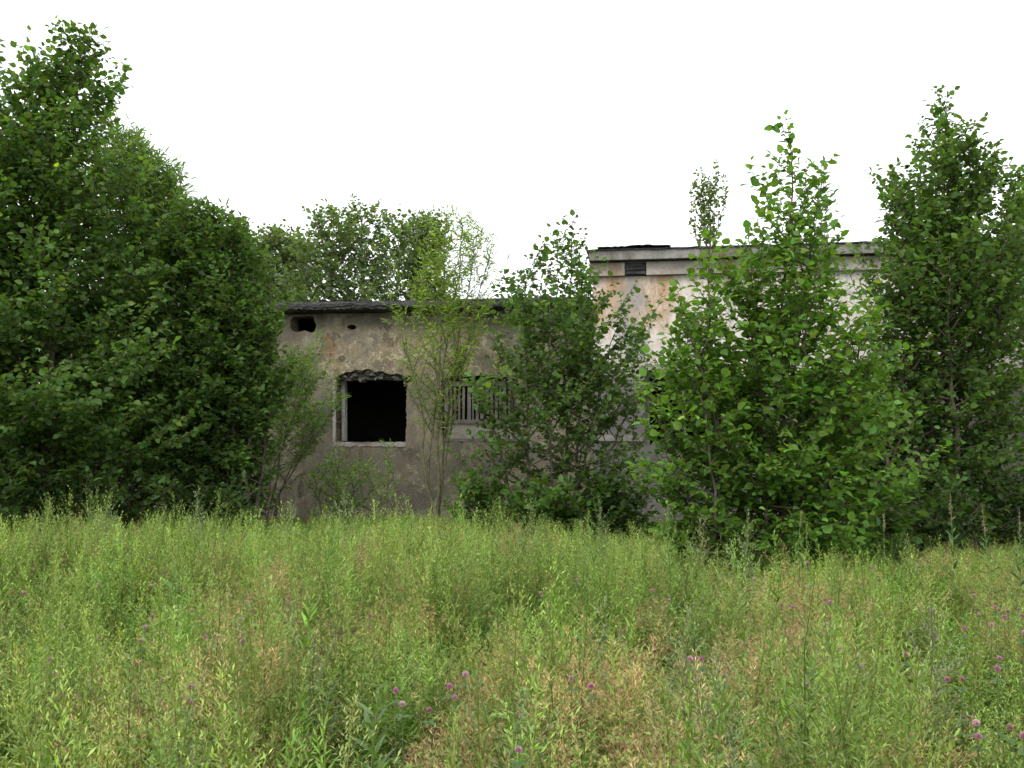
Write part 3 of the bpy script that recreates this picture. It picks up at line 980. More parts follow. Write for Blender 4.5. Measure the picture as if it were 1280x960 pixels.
tree('rowan_tree', 'tree cut by the right edge behind the big dark tree, rounder top', 'tree', 12.8,
     [(1305, 1275, 212), (1320, 1330, 200, .2, .2)],
     [(210, 1268, 1285), (240, 1255, 1350), (300, 1240, 1380), (400, 1240, 1390), (500, 1245, 1390), (600, 1250, 1380)],
     leaf='ovate', size=.075, base=(.050, .092, .027), seed=16, per_m=10, elev=(5, 60), sec=.15, seclen=.42, gap=.045, sig=.65, start=.15, r0=.04, odd=.004, lowthin=([0, 1.0, 2.4, 2.8], [.7, .35, .5, 1.0]), clump=.12)
# sapling rooted on the upper roof
D16 = wall_world(wall(886, 310)[0], .6, 0)[1]
zroof = TALL_TOP + .05
tree('roof_sapling', 'sparse sapling with small leaves growing on the roof of the whitewashed building', 'sapling', D16,
     [(890, 896, 202, 0, 0, zroof), (888, 869, 226, 0, 0, zroof), (892, 911, 250, 0, 0, zroof), (886, 869, 258, 0, 0, zroof), (880, 862, 290, 0, 0, zroof)],
     [(200, 893, 900), (225, 860, 908), (250, 858, 918), (280, 858, 914), (305, 858, 908)],
     leaf='simple', size=.06, base=(.11, .155, .06), seed=17, per_m=10, elev=(55, 75), sec=.2, seclen=.1, gap=.022, sig=.9, start=.1, r0=.008, odd=0, fill=(.25, .6), wiggle=.012)

# dark undergrowth at the foot of the trees
UNDER = [
    ('nettle_bush', 'dark low bush in front of the left trees at the frame edge', 10.3, 30, 570, 95, 'ovate', .07, DK),
    ('nettle_bush', 'dark low bush in front of the trunk gap between aspen and round dark tree', 10.6, 165, 590, 85, 'ovate', .065, DK),
    ('nettle_bush', 'dark low bush at the foot of the round dark tree', 11.2, 285, 598, 55, 'ovate', .06, DK),
    ('nettle_bush', 'dark low bush behind the trunks of the left trees against the wall', 13.6, 130, 520, 120, 'ovate', .07, DK),
    ('nettle_bush', 'dark low bush behind the round dark tree against the wall', 13.8, 255, 525, 80, 'ovate', .07, DK),
    ('nettle_bush', 'dark bush between alder and big dark tree against the whitewashed wall', 12.6, 1090, 470, 70, 'ovate', .07, DK),
    ('bramble_bush', 'low bramble at the left foot of the many stemmed bush', 11.8, 600, 585, 50, 'round', .07, MD),
    ('bramble_bush', 'low bramble under the many stemmed bush at the middle', 11.4, 680, 600, 60, 'round', .075, MD),
    ('bramble_bush', 'low bramble in the dark gap beside the alder sapling', 11.6, 770, 590, 55, 'round', .075, DK),
    ('raspberry_bush', 'low leafy bush at the feet of the bright alder', 8.6, 905, 640, 70, 'round', .07, (.07, .13, .032)),
    ('raspberry_bush', 'low leafy bush between the bright alder and the big dark tree', 9.6, 1085, 610, 60, 'round', .07, MD),
    ('nettle_bush', 'dark low bush in front of the big dark tree', 10.8, 1180, 600, 75, 'ovate', .065, DK),
    ('nettle_bush', 'dark low bush at the right frame edge', 11.4, 1270, 590, 70, 'ovate', .065, DK),
]
for i, (nm, lab, D, px, py, hw, lf, sz_, colr) in enumerate(UNDER):
    gy = at(px, 525, D)[2]
    floor = HZ + EYE / D * F
    st = [(px + random.uniform(-.5, .5) * hw, px + random.uniform(-.8, .8) * hw, py + random.uniform(0, 55), random.uniform(-.2, .2), random.uniform(-.4, .4)) for _ in range(9)]
    tree(nm, lab, 'bush', D, st,
         [(py - 4, px - hw * .4, px + hw * .4), (py + 20, px - hw * .8, px + hw * .8), (py + 60, px - hw, px + hw), (floor, px - hw, px + hw)],
         group='low bushes at the foot of the trees', trunk='stems', crown='foliage',
         leaf=lf, size=sz_, base=colr, seed=60 + i, per_m=8, elev=(10, 50), sec=.12, seclen=.24, gap=.042, sig=.55, droop=.25, start=.12, r0=.007, odd=.0, clump=.1)

# ------------------------------------------------------------------ meadow
def edge_py(px):
    return np.interp(px, [-200, 0, 120, 250, 330, 400, 550, 600, 700, 800, 850, 1000, 1100, 1280, 1500],
                     [640, 640, 638, 642, 646, 642, 640, 650, 652, 664, 682, 690, 682, 677, 677])


def cap_height(x, y):
    px = 640 + x / y * F
    return EYE - (edge_py(px) - HZ) / F * y


LV = np.array([[0, 0, 0], [.5, .5, .03], [.5, -.5, .03], [1, 0, -.06]])


def small_leaves(mb, P, X, Z, S, Wd, C):
    X = unit(X)
    Z = unit(Z - X * (X * Z).sum(1, keepdims=True))
    Y = np.cross(Z, X)
    V = P[:, None] + S[:, None, None] * (LV[None, :, 0:1] * X[:, None] + LV[None, :, 1:2] * Y[:, None] * Wd + LV[None, :, 2:3] * Z[:, None])
    n = len(P)
    Fc = (np.arange(n)[:, None, None] * 4 + np.array([[0, 2, 1], [1, 2, 3]])[None]).reshape(-1, 3)
    mb.add(V.reshape(-1, 3), f3=Fc, col=np.repeat(C, 4, axis=0))


def blade(mb, p, az, lean, h, w, col, seg=3):
    u = np.linspace(0, 1, seg + 1)
    d = np.array([math.cos(az), math.sin(az), 0])
    s = np.array([-math.sin(az), math.cos(az), 0])
    c = p + d * (lean * h * u[:, None] ** 2) + np.array([0, 0, 1]) * (h * (u - .35 * lean * u ** 2.5))[:, None]
    ww = w * (1 - u ** 1.6) * .5 + .0002
    v = np.concatenate([c - s * ww[:, None], c + s * ww[:, None]])
    n = seg + 1
    f = [(i, n + i, n + i + 1, i + 1) for i in range(seg)]
    mb.add(v, f4=f, col=col)


def hue(c, r, v=.15):
    return np.clip(np.array(c) * math.exp(r.normal(0, v)) * np.exp(r.normal(0, v * .4, 3)), .005, .7)


def v_grass(r, near=True):
    mb = MB()
    for i in range(22):
        p = np.array([*r.normal(0, .05, 2), 0])
        blade(mb, p, r.uniform(0, 6.3), abs(r.normal(.4, .3)), r.uniform(.45, 1.0), r.uniform(.005, .010), hue((.115, .19, .045) if r.random() < .85 else (.24, .21, .10), r, .2))
    return mb


def v_bent(r):
    """fine seeding grass: thin culms with airy straw-coloured panicles (unit height)"""
    mb = MB()
    for i in range(9):
        p = np.array([*r.normal(0, .07, 2), 0])
        az = r.uniform(0, 6.3)
        ln = abs(r.normal(.22, .15))
        h = r.uniform(.7, 1.0)
        cc = hue((.20, .20, .085), r, .15)
        blade(mb, p, az, ln, h, .0035, cc, 3)
        d = np.array([math.cos(az), math.sin(az), 0])
        n = 60
        u = r.uniform(.66, 1.0, n)
        q = p + d * (ln * h * u[:, None] ** 2) + np.array([0, 0, 1.]) * (h * (u - .35 * ln * u ** 2.5))[:, None]
        th = r.uniform(0, 6.3, n)
        R = (1.02 - u) * .28
        X = np.stack([np.cos(th), np.sin(th), r.uniform(.4, 1.3, n)], 1)
        base = np.array((.36, .285, .16)) if r.random() < .4 else (np.array((.35, .235, .165)) if r.random() < .5 else np.array((.24, .265, .10)))
        C = base * np.exp(r.normal(0, .2, (n, 1)))
        q = q + unit(X) * R[:, None] * r.uniform(.2, .9, n)[:, None]
        small_leaves(mb, q, X, r.normal(0, 1, (n, 3)), r.uniform(.014, .034, n), .10, C)
    for i in range(8):
        blade(mb, np.array([*r.normal(0, .06, 2), 0]), r.uniform(0, 6.3), abs(r.normal(.5, .3)), r.uniform(.3, .65), .006, hue((.13, .19, .05), r, .2))
    return mb


def v_mugwort(r, fine=False, col=(.15, .22, .075), top=(.22, .30, .105), stemcol=(.15, .17, .07), plume=None):
    """upright leafy weed: side shoots with small narrow leaves and a feathery head (unit height)"""
    mb = MB()
    lean = r.normal(0, .05, 2)
    up = np.array([lean[0], lean[1], 1.0])
    st = np.linspace(0, 1, 6)[:, None] * up + np.concatenate([np.zeros((1, 3)), r.normal(0, .008, (5, 3))])
    mb.tube(st, np.linspace(.0055, .0015, 6), 3, col=hue(stemcol, r))
    P, X, Z, S, C = [], [], [], [], []
    nb = 34 if fine else 26
    for i in range(nb):
        t = .25 + .74 * i / nb
        az = i * 2.4 + r.normal(0, .3)
        el = math.radians(34 + 30 * t + r.normal(0, 10))
        L = (.40 * (1.08 - t) + .04) * r.uniform(.55, 1.25)
        d = np.array([math.cos(az) * math.cos(el), math.sin(az) * math.cos(el), math.sin(el)])
        p0 = up * t
        m = max(5, int(L / (.013 if fine else .017)))
        u = np.linspace(.1, 1, m)[:, None]
        q = p0 + d * L * u + np.array([0, 0, .12]) * L * u ** 2
        s = unit(np.cross(d, [0, 0, 1.]))
        sg = np.where(np.arange(m) % 2 == 0, 1., -1.)[:, None]
        P.append(q)
        X.append(d * 1.0 + s * sg * .6 + r.normal(0, .3, (m, 3)))
        Z.append(np.array([0, 0, 1.]) + r.normal(0, .5, (m, 3)))
        S.append((.060 - .036 * np.minimum(1, t + .35 * u[:, 0] - .1)) * r.uniform(.6, 1.3, m))
        w = np.clip(t * .6 + u * .5 - .1, 0, 1)
        C.append((np.array(col) * (1 - w) + np.array(top) * w) * np.exp(r.normal(0, .18, (m, 1))))
    n = 26
    u = r.uniform(.78, 1.03, n)[:, None]
    P.append(up * u)
    th = r.uniform(0, 6.3, n)
    X.append(np.stack([np.cos(th), np.sin(th), r.uniform(.8, 1.8, n)], 1))
    Z.append(np.stack([-np.cos(th), -np.sin(th), np.ones(n)], 1))
    S.append(r.uniform(.02, .04, n))
    C.append(np.array(plume if plume is not None else top) * np.exp(r.normal(0, .15, (n, 1))))
    # larger stem leaves
    n = 12
    t = r.uniform(.1, .75, n)
    th = r.uniform(0, 6.3, n)
    P.append(up * t[:, None])
    X.append(np.stack([np.cos(th), np.sin(th), r.uniform(.1, .8, n)], 1))
    Z.append(np.array([0, 0, 1.]) + r.normal(0, .3, (n, 3)))
    S.append(r.uniform(.05, .085, n))
    C.append(np.array(col) * np.exp(r.normal(0, .15, (n, 1))))
    small_leaves(mb, np.concatenate(P), np.concatenate(X), np.concatenate(Z), np.concatenate(S), .25, np.concatenate(C))
    return mb


def v_herb(r, col=(.12, .22, .05), n=34, spike=None, L=(.10, .16)):
    """single stem with long narrow leaves in a spiral (unit height)"""
    mb = MB()
    lean = r.normal(0, .05, 2)
    up = np.array([lean[0], lean[1], 1.0])
    st = np.linspace(0, 1, 5)[:, None] * up
    mb.tube(st, np.linspace(.006, .002, 5), 3, col=hue((.14, .18, .06), r))
    t = np.linspace(.15, .99, n)
    th = np.arange(n) * 2.4
    el = .25 + .8 * t
    X = np.stack([np.cos(th) * np.cos(el), np.sin(th) * np.cos(el), np.sin(el)], 1) + r.normal(0, .1, (n, 3))
    Z = np.array([0, 0, 1.0]) + r.normal(0, .25, (n, 3))
    C = np.array(col) * np.exp(r.normal(0, .14, (n, 1)))
    S = r.uniform(*L, n) * (1.1 - .75 * t ** 3)
    put_leaves(mb, 'lance', up * t[:, None], X, Z, S, C)
    if spike is not None:
        m = 60
        u = r.uniform(1.0, 1.28, m)
        th = r.uniform(0, 6.3, m)
        small_leaves(mb, up * u[:, None], np.stack([np.cos(th), np.sin(th), r.uniform(.2, 1.5, m)], 1), r.normal(0, 1, (m, 3)), r.uniform(.02, .05, m) * (1.35 - u) * 3, .25,
                     np.array(spike) * np.exp(r.normal(0, .2, (m, 1))))
        mb.tube(np.array([up, up * 1.3]), [.003, .001], 3, col=spike)
    return mb


def v_cover(r):
    """low leafy cover of clover, vetch and yarrow (unit height about .4 m)"""
    mb = MB()
    n = 95
    rr = np.sqrt(r.random(n)) * .38
    th = r.uniform(0, 6.3, n)
    P = np.stack([rr * np.cos(th), rr * np.sin(th), r.uniform(.25, 1.0, n) * (1 - .8 * rr)], 1)
    az = r.uniform(0, 6.3, n)
    base = np.array((.105, .20, .045)) if r.random() < .7 else np.array((.14, .21, .08))
    for k in range(3):
        a = az + k * 2.1
        X = np.stack([np.cos(a), np.sin(a), r.normal(.1, .25, n)], 1)
        small_leaves(mb, P, X, np.array([0, 0, 1.]) + r.normal(0, .45, (n, 3)), r.uniform(.035, .07, n), .45, base * np.exp(r.normal(0, .2, (n, 1))))
    return mb


def v_dry(r):
    """tangle of dry bent straw (unit height)"""
    mb = MB()
    for i in range(16):
        blade(mb, np.array([*r.normal(0, .12, 2), 0]), r.normal(0, .8) + 2.5, abs(r.normal(.9, .4)), r.uniform(.5, 1.0), .005, hue((.34, .25, .13) if r.random() < .7 else (.27, .17, .10), r, .2), 4)
    return mb


def scatter(mb, variants, x, y, h, rz, wide, tint):
    """realise plants: every one a turned and scaled copy of one of the variants"""
    k = len(variants)
    pick = rng.integers(0, k, len(x))
    for q, vb in enumerate(variants):
        v, f3, f4, c = vb.arrays()
        m = np.where(pick == q)[0]
        if not len(m):
            continue
        ca, sa = np.cos(rz[m])[:, None], np.sin(rz[m])[:, None]
        X = (v[None, :, 0] * ca - v[None, :, 1] * sa) * wide[m][:, None] + x[m][:, None]
        Y = (v[None, :, 0] * sa + v[None, :, 1] * ca) * wide[m][:, None] + y[m][:, None]
        Zz = v[None, :, 2] * h[m][:, None] - .02
        X = X + Zz * rng.normal(.02, .11, (len(m), 1))
        Y = Y + Zz * rng.normal(0, .11, (len(m), 1))
        V = np.stack([X, Y, Zz], -1).reshape(-1, 3)
        n = len(v)
        off = (np.arange(len(m)) * n)[:, None, None]
        Cc = np.clip(c[None] * tint[m][:, None, :], 0, .8).reshape(-1, 3)
        mb.add(V, (f3[None] + off).reshape(-1, 3) if len(f3) else None, (f4[None] + off).reshape(-1, 4) if len(f4) else None, Cc)


def points(n, d0=1.3, d1=15.2):
    """uniform over the piece of field in front of the camera, a margin to both sides, not inside the house"""
    out = []
    tot = 0
    while tot < n:
        y = rng.uniform(d0, d1, n)
        x = rng.uniform(-11, 11, n)
        ok = np.abs(x) < .60 * y + 1.0
        w = (x - W0[0]) * WY[0] + (y - W0[1]) * WY[1]
        ok &= w < -.15
        out.append(np.stack([x[ok], y[ok]], 1))
        tot += ok.sum()
    return np.concatenate(out)[:n]


NA, NB, NC = sines(101, lo=.08, hi=.5), sines(102, lo=.1, hi=.6), sines(103, lo=.15, hi=.9)


def patch(n, field, thr, sharp=1.2, **k):
    p = points(int(n * 2.2), **k)
    f = field(p[:, 0], p[:, 1])
    keep = rng.random(len(p)) < 1 / (1 + np.exp(-(f - thr) * sharp * 2))
    return p[keep][:n]


def field_stuff(name, label, cat, variants, p, h0, hv, mat, colvar=.24, wide=1.0, fieldtint=None, cast=(1.16, 1.14, .80), over=1.0, thin=True):
    if thin:
        p = p[(p[:, 1] < 10.6) | (rng.random(len(p)) < .35)]
    h = h0 * np.exp(np.clip(rng.normal(0, hv, len(p)), -1.6 * hv, 1.5 * hv)) * (1 + .20 * NC(p[:, 0], p[:, 1]).clip(-1.6, 1.3))
    cap = over * cap_height(p[:, 0], p[:, 1]) * np.exp(rng.normal(-.14, .19, len(p)).clip(-.6, .22))
    h = np.minimum(h, np.maximum(cap, .14))
    tint = np.exp(rng.normal(0, colvar, (len(p), 1))) * np.exp(rng.normal(0, .06, (len(p), 3))) * np.array(cast)
    if fieldtint is not None:
        g = fieldtint[0](p[:, 0], p[:, 1])[:, None]
        tint = tint * (1 + np.array(fieldtint[1]) * g)
    mb = MB()
    w = h ** .5 * wide * (.75 ** .5)
    scatter(mb, variants, p[:, 0], p[:, 1], h, rng.uniform(0, 6.3, len(p)), w, np.clip(tint, .3, 2.2))
    o = mb.build(name, mat)
    print(name, len(p), 'plants', len(o.data.polygons), 'faces')
    return tag(o, label, cat, kind='stuff')


R = lambda s: np.random.default_rng(s)
wt = (NA, (.12, .05, .10))
field_stuff('green_grass', 'tufts of green and half dry grass blades all over the meadow', 'grass', [v_grass(R(200 + i)) for i in range(6)], points(6000), .50, .25, M['weed'], fieldtint=wt, thin=False, cast=(1.12, 1.14, .68))
field_stuff('seeding_grass', 'fine seeding grass with straw coloured airy heads in the meadow', 'grass', [v_bent(R(220 + i)) for i in range(7)], patch(3000, lambda x, y: .5 * NA(x, y) + .7 * NC(x, y), .15, 2.0), .58, .20, M['straw'], cast=(1.18, 1.05, .84))
field_stuff('feathery_weeds', 'grey green feathery weeds making up much of the meadow', 'weeds', [v_mugwort(R(240 + i)) for i in range(8)], patch(3000, lambda x, y: -NA(x, y), -.3), .66, .22, M['weed'], fieldtint=(NB, (.08, .04, .10)), cast=(1.13, 1.14, .68))
field_stuff('narrow_leaf_weeds', 'fresh green single stemmed weeds with narrow leaves in the meadow', 'weeds', [v_herb(R(260 + i)) for i in range(6)], patch(2700, NB, -.1), .56, .22, M['weed'], cast=(1.12, 1.14, .68))
field_stuff('low_weeds', 'low clover and vetch leaves carpeting the meadow under the grass', 'ground cover', [v_cover(R(280 + i)) for i in range(6)], points(3600), .36, .25, M['weed'], fieldtint=(NC, (.1, .08, .1)), thin=False, cast=(1.16, 1.13, .76))
cen = points(46, d0=2.6, d1=9.5)
cc = np.concatenate([c_ + rng.normal(0, .16, (rng.integers(4, 9), 2)) for c_ in cen])
field_stuff('clumped_weeds', 'bushy clumps of taller feathery weeds scattered through the meadow', 'weeds', [v_mugwort(R(360 + i), True, col=(.12, .20, .07), top=(.21, .29, .11)) for i in range(5)], cc, .84, .14, M['weed'],
            fieldtint=(NB, (.08, .04, .10)), cast=(1.12, 1.13, .70), over=1.1)
field_stuff('dry_grass', 'bent dry reddish straw lying in patches between the green weeds', 'grass', [v_dry(R(300 + i)) for i in range(5)], patch(900, NC, .85, 2.0), .45, .25, M['straw'])
# a dense stand of feathery weeds along the far side of the meadow
p = points(2600, d0=6.8, d1=10.2)
px = 640 + p[:, 0] / p[:, 1] * F
p = p[(px < 840) & (px > -90) & (rng.random(len(p)) < .62)]
field_stuff('tall_weeds', 'dense stand of pale feathery weeds along the far side of the meadow', 'weeds', [v_mugwort(R(320 + i), col=(.16, .23, .085), top=(.23, .31, .12)) for i in range(6)], p, .80, .14, M['weed'], fieldtint=(NB, (.06, .03, .08)), cast=(1.12, 1.13, .70))
p = points(2600, d0=7.2, d1=11.5)
px = 640 + p[:, 0] / p[:, 1] * F
p = p[(px > 960) & (rng.random(len(p)) < .4)]
field_stuff('edge_weeds', 'pale green weeds along the meadow edge before the big dark right tree', 'weeds', [v_mugwort(R(340 + i), col=(.14, .21, .07), top=(.22, .27, .11)) for i in range(4)], p, .62, .16, M['weed'], fieldtint=(NB, (.06, .03, .08)), cast=(1.12, 1.13, .70))


def weed(name, label, cat, px, py, h, make, seed, parts=('stem', 'leaves'), mat='weed', group=None, width=1.0):
    """a tall single plant whose tip is seen there: its stem one part, its leaves another"""
    pos = on_ground(px, py, h)
    pos[2] = 0
    root = empty(name, pos, label, cat, group)
    vb = make(np.random.default_rng(seed))
    v, f3, f4, c = vb.arrays()
    v = v * np.array([h ** .5 * width, h ** .5 * width, h])
    used4 = np.unique(f4)
    for fs, nm, mm in ((f4, parts[0], 'straw'), (f3, parts[1], mat)):
        if not len(fs):
            continue
        u, inv = np.unique(fs, return_inverse=True)
        mb = MB()
        if fs.shape[1] == 4:
            mb.add(v[u], f4=inv.reshape(-1, 4), col=c[u])
        else:
            mb.add(v[u], f3=inv.reshape(-1, 3), col=c[u])
        mb.build(nm, M[mm], root)
    return root


SIL = dict(col=(.15, .20, .10), top=(.25, .30, .15))
G = 'tall weeds standing above the meadow'
mug = lambda **k: (lambda r: v_mugwort(r, True, **k))
WEEDS = [
    ('mugwort_plant', 'tallest silvery feathery weed at the far left of the meadow before the dark round tree', 245, 611, 1.12, mug(**SIL)),
    ('mugwort_plant', 'slim feathery weed before the dark trees, left of the tallest silvery one', 120, 617, 1.02, mug(col=(.12, .18, .07), top=(.17, .23, .09))),
    ('mugwort_plant', 'small feathery weed right beside the slim one before the left trees', 136, 625, .98, mug(**SIL)),
    ('mugwort_plant', 'bright light green plumed weed left of the open window and below it', 364, 630, .95, mug(col=(.15, .23, .08), top=(.25, .34, .12))),
    ('mugwort_plant', 'thin pale weed just right of the bright light green plumed weed', 431, 606, 1.08, mug(col=(.14, .20, .08), top=(.22, .28, .12))),
    ('mugwort_plant', 'feathery weed before the many stemmed bush, left of its middle', 655, 627, 1.0, mug(col=(.13, .19, .07), top=(.19, .25, .10))),
    ('mugwort_plant', 'feathery weed before the dark gap under the many stemmed bush', 748, 628, .98, mug(col=(.14, .20, .08), top=(.19, .25, .10))),
    ('mugwort_plant', 'brownish feathery weed before the alder sapling, left one of a pair', 880, 652, .98, mug(col=(.15, .18, .09), top=(.24, .24, .14))),
    ('mugwort_plant', 'pale branched weed before the bright alder, right one of a pair', 922, 648, 1.0, mug(col=(.14, .19, .08), top=(.22, .26, .12))),
    ('mugwort_plant', 'pale feathery weed rising in the middle of the meadow', 757, 757, .82, mug(**SIL)),
    ('mugwort_plant', 'pale feathery weed in the meadow right of the central one', 852, 765, .80, mug(**SIL)),
    ('mugwort_plant', 'pale feathery weed in the meadow below the alder', 900, 808, .78, mug(**SIL)),
    ('mugwort_plant', 'feathery weed in the meadow before the open window', 366, 728, .85, mug(col=(.14, .20, .09), top=(.20, .26, .11))),
    ('mugwort_plant', 'pale feathery weed low in the frame beneath the central one', 655, 872, .72, mug(**SIL)),
    ('mugwort_plant', 'pale feathery weed near the lower edge below the alder', 925, 905, .72, mug(**SIL)),
    ('willowherb_plant', 'fresh green weed with long arching narrow leaves in the left meadow', 228, 712, .85, lambda r: v_herb(r, (.10, .20, .05), 30, None, (.16, .24))),
    ('willowherb_plant', 'broad leaved pale weed at the lower edge left of the pink blossoms', 455, 862, .68, lambda r: v_herb(r, (.13, .20, .085), 22, None, (.17, .24))),
    ('willowherb_plant', 'fireweed with a brown seed spike before the big dark tree', 1193, 652, .88, lambda r: v_herb(r, (.09, .17, .045), 34, (.22, .17, .11), (.13, .18))),
    ('willowherb_plant', 'fireweed right of the brown spiked one, near the right edge', 1242, 668, .82, lambda r: v_herb(r, (.09, .17, .045), 34, (.24, .20, .12), (.12, .17))),
    ('willowherb_plant', 'fireweed cut by the right edge of the frame', 1274, 672, .82, lambda r: v_herb(r, (.085, .16, .05), 34, (.20, .17, .11), (.12, .17))),
    ('willowherb_plant', 'green narrow leaved weed at the lower right of the middle', 590, 838, .7, lambda r: v_herb(r, (.10, .19, .05), 34, None, (.13, .18))),
    ('mugwort_plant', 'tall dull weed with a dark bare lower stem in the right meadow', 1158, 757, .92, mug(col=(.13, .16, .08), top=(.21, .19, .15), stemcol=(.10, .075, .055))),
    ('mugwort_plant', 'weed with a dark stem below the bright plumed one in the left meadow', 394, 792, .80, mug(col=(.12, .18, .07), top=(.16, .20, .08), stemcol=(.05, .045, .03))),
    ('mugwort_plant', 'dark stemmed weed in the stand before the left trees', 137, 640, .93, mug(col=(.13, .18, .08), top=(.18, .23, .10), stemcol=(.05, .04, .03))),
]
for i, (nm, lab, px, py, h, mkf) in enumerate(WEEDS):
    weed(nm, lab, 'weed', px, py, h, mkf, 500 + i, group=G)

# grass culms that stand clear before the dark leaves, and three dry stalks
for i, (px, py, h, lab) in enumerate([(73, 588, 1.15, 'tall green grass culm before the dark left trees'), (992, 640, .95, 'tall green grass culm before the bright alder'),
                                      (1007, 655, .9, 'grass culm with a seed head beside the tall one before the alder'), (1108, 645, .95, 'tall grass culm right of the bright alder'),
                                      (165, 868, .62, 'green grass stalk near the lower left corner')]):
    def mkf(r):
        mb = MB()
        pts = np.linspace(0, 1, 6)[:, None] * np.array([r.normal(0, .06), 0, 1]) + np.array([.03, 0, 0]) * (np.linspace(0, 1, 6)[:, None] ** 2)
        mb.tube(pts, np.linspace(.004, .0015, 6), 4, col=(.13, .19, .06))
        n = 40
        u = r.uniform(.86, 1.0, n)[:, None]
        th = r.uniform(0, 6.3, n)
        small_leaves(mb, pts[-1] * u + np.array([0, 0, 0]), np.stack([.4 * np.cos(th), .4 * np.sin(th), np.ones(n)], 1), r.normal(0, 1, (n, 3)), r.uniform(.02, .035, n), .3,
                     np.array((.26, .24, .13)) * np.exp(r.normal(0, .15, (n, 1))))
        return mb
    weed('grass_culm', lab, 'grass stalk', px, py, h, mkf, 560 + i, parts=('stem', 'seed_head'), group='single grass stalks')
for i, (p0, p1, h0, h1, lab) in enumerate([((1056, 962), (1028, 868), .45, .66, 'bent bleached dry stem at the lower edge right of the middle'),
                                           ((1033, 962), (1040, 930), .5, .6, 'short pale dry stem beside the bent one at the lower edge'),
                                           ((243, 985), (238, 934), .4, .55, 'grey dead flower stalk at the lower edge on the left')]):
    a, b = on_ground(*p0, h0), on_ground(*p1, h1)
    foot = np.array([a[0] + .04, a[1] - .02, 0.])
    u = np.linspace(0, 1, 9)[:, None]
    pts = (1 - u) ** 2 * foot + 2 * u * (1 - u) * (a * 1.0) + u ** 2 * b
    mb = MB()
    mb.tube(pts - foot, np.linspace(.006, .003, 9), 5, col=(.40, .34, .24))
    if i == 2:
        r = R(77)
        n = 70
        q = (b - foot) - np.array([0, 0, 1]) * r.uniform(0, .10, (n, 1))
        th = r.uniform(0, 6.3, n)
        small_leaves(mb, q, np.stack([np.cos(th), np.sin(th), r.uniform(.2, 1.2, n)], 1), r.normal(0, 1, (n, 3)), r.uniform(.015, .03, n), .4, np.array((.34, .30, .25)) * np.exp(r.normal(0, .15, (n, 1))))
    o = mb.build('dry_stalk', M['straw'])
    o.location = foot
    tag(o, lab, 'dry stem')

# ------------------------------------------------------------------ clover blossoms
CL = [(75, 693), (63, 697), (86, 700), (69, 705), (80, 712), (117, 736), (10, 748), (32, 747), (205, 721), (194, 737), (241, 742), (240, 770), (191, 777), (172, 793), (239, 780), (308, 761),
      (312, 756), (291, 782), (302, 790), (314, 771), (304, 750), (181, 807), (124, 809), (64, 852), (62, 834), (118, 863), (186, 865), (230, 881), (237, 887), (248, 866), (253, 868), (301, 801),
      (303, 810), (272, 807), (285, 819), (255, 806), (360, 760), (382, 769), (455, 775), (427, 796), (495, 874), (512, 889), (550, 896), (571, 883), (563, 868), (577, 850), (581, 745), (673, 748),
      (687, 763), (715, 730), (738, 735), (817, 745), (836, 757), (863, 760), (862, 832), (868, 833), (877, 833), (928, 811), (912, 853), (719, 858), (738, 869), (943, 729), (944, 744), (652, 952),
      (1010, 709), (1008, 741), (983, 765), (990, 764), (1006, 762), (1013, 773), (1021, 797), (1028, 801), (1093, 716), (1070, 733), (1036, 755), (1039, 759), (1080, 768), (1041, 787), (1034, 821),
      (1072, 842), (1079, 842), (1066, 826), (1128, 823), (1128, 828), (1034, 832), (1018, 865), (1195, 854), (1219, 750), (1206, 793), (1218, 773), (1240, 768), (1247, 766), (1255, 779), (1232, 787),
      (1266, 770), (1276, 768), (1278, 776), (1272, 798), (1275, 790), (1245, 831), (1247, 846), (1237, 918), (1258, 926), (1272, 932), (1222, 932), (1142, 711), (1150, 707), (1125, 713), (1184, 859)]


def clover_head(r, pale=0):
    mb = MB()
    n = 90
    k = np.arange(n) + .5
    z = 1 - 1.7 * k / n
    th = k * 2.39996
    q = np.sqrt(1 - z * z)
    d = np.stack([q * np.cos(th), q * np.sin(th), z], 1)
    C = np.array((.44, .20, .29)) * np.exp(r.normal(0, .15, (n, 1)))
    C[z > .2] *= np.array((1.15, 1.25, 1.2))
    C = C * np.array(((1, 1, 1), (1.1, 1.55, 1.25), (.8, .95, .62), (1.02, 1.2, 1.1))[pale])
    small_leaves(mb, d * .005, d + np.array([0, 0, .35]), r.normal(0, 1, (n, 3)) + d[:, [1, 2, 0]], r.uniform(.0065, .0088, n), .45, C)
    small_leaves(mb, d * .004, d + np.array([0, 0, .3]), d[:, [2, 0, 1]] + .3, r.uniform(.0065, .0088, n), .45, C)
    return mb


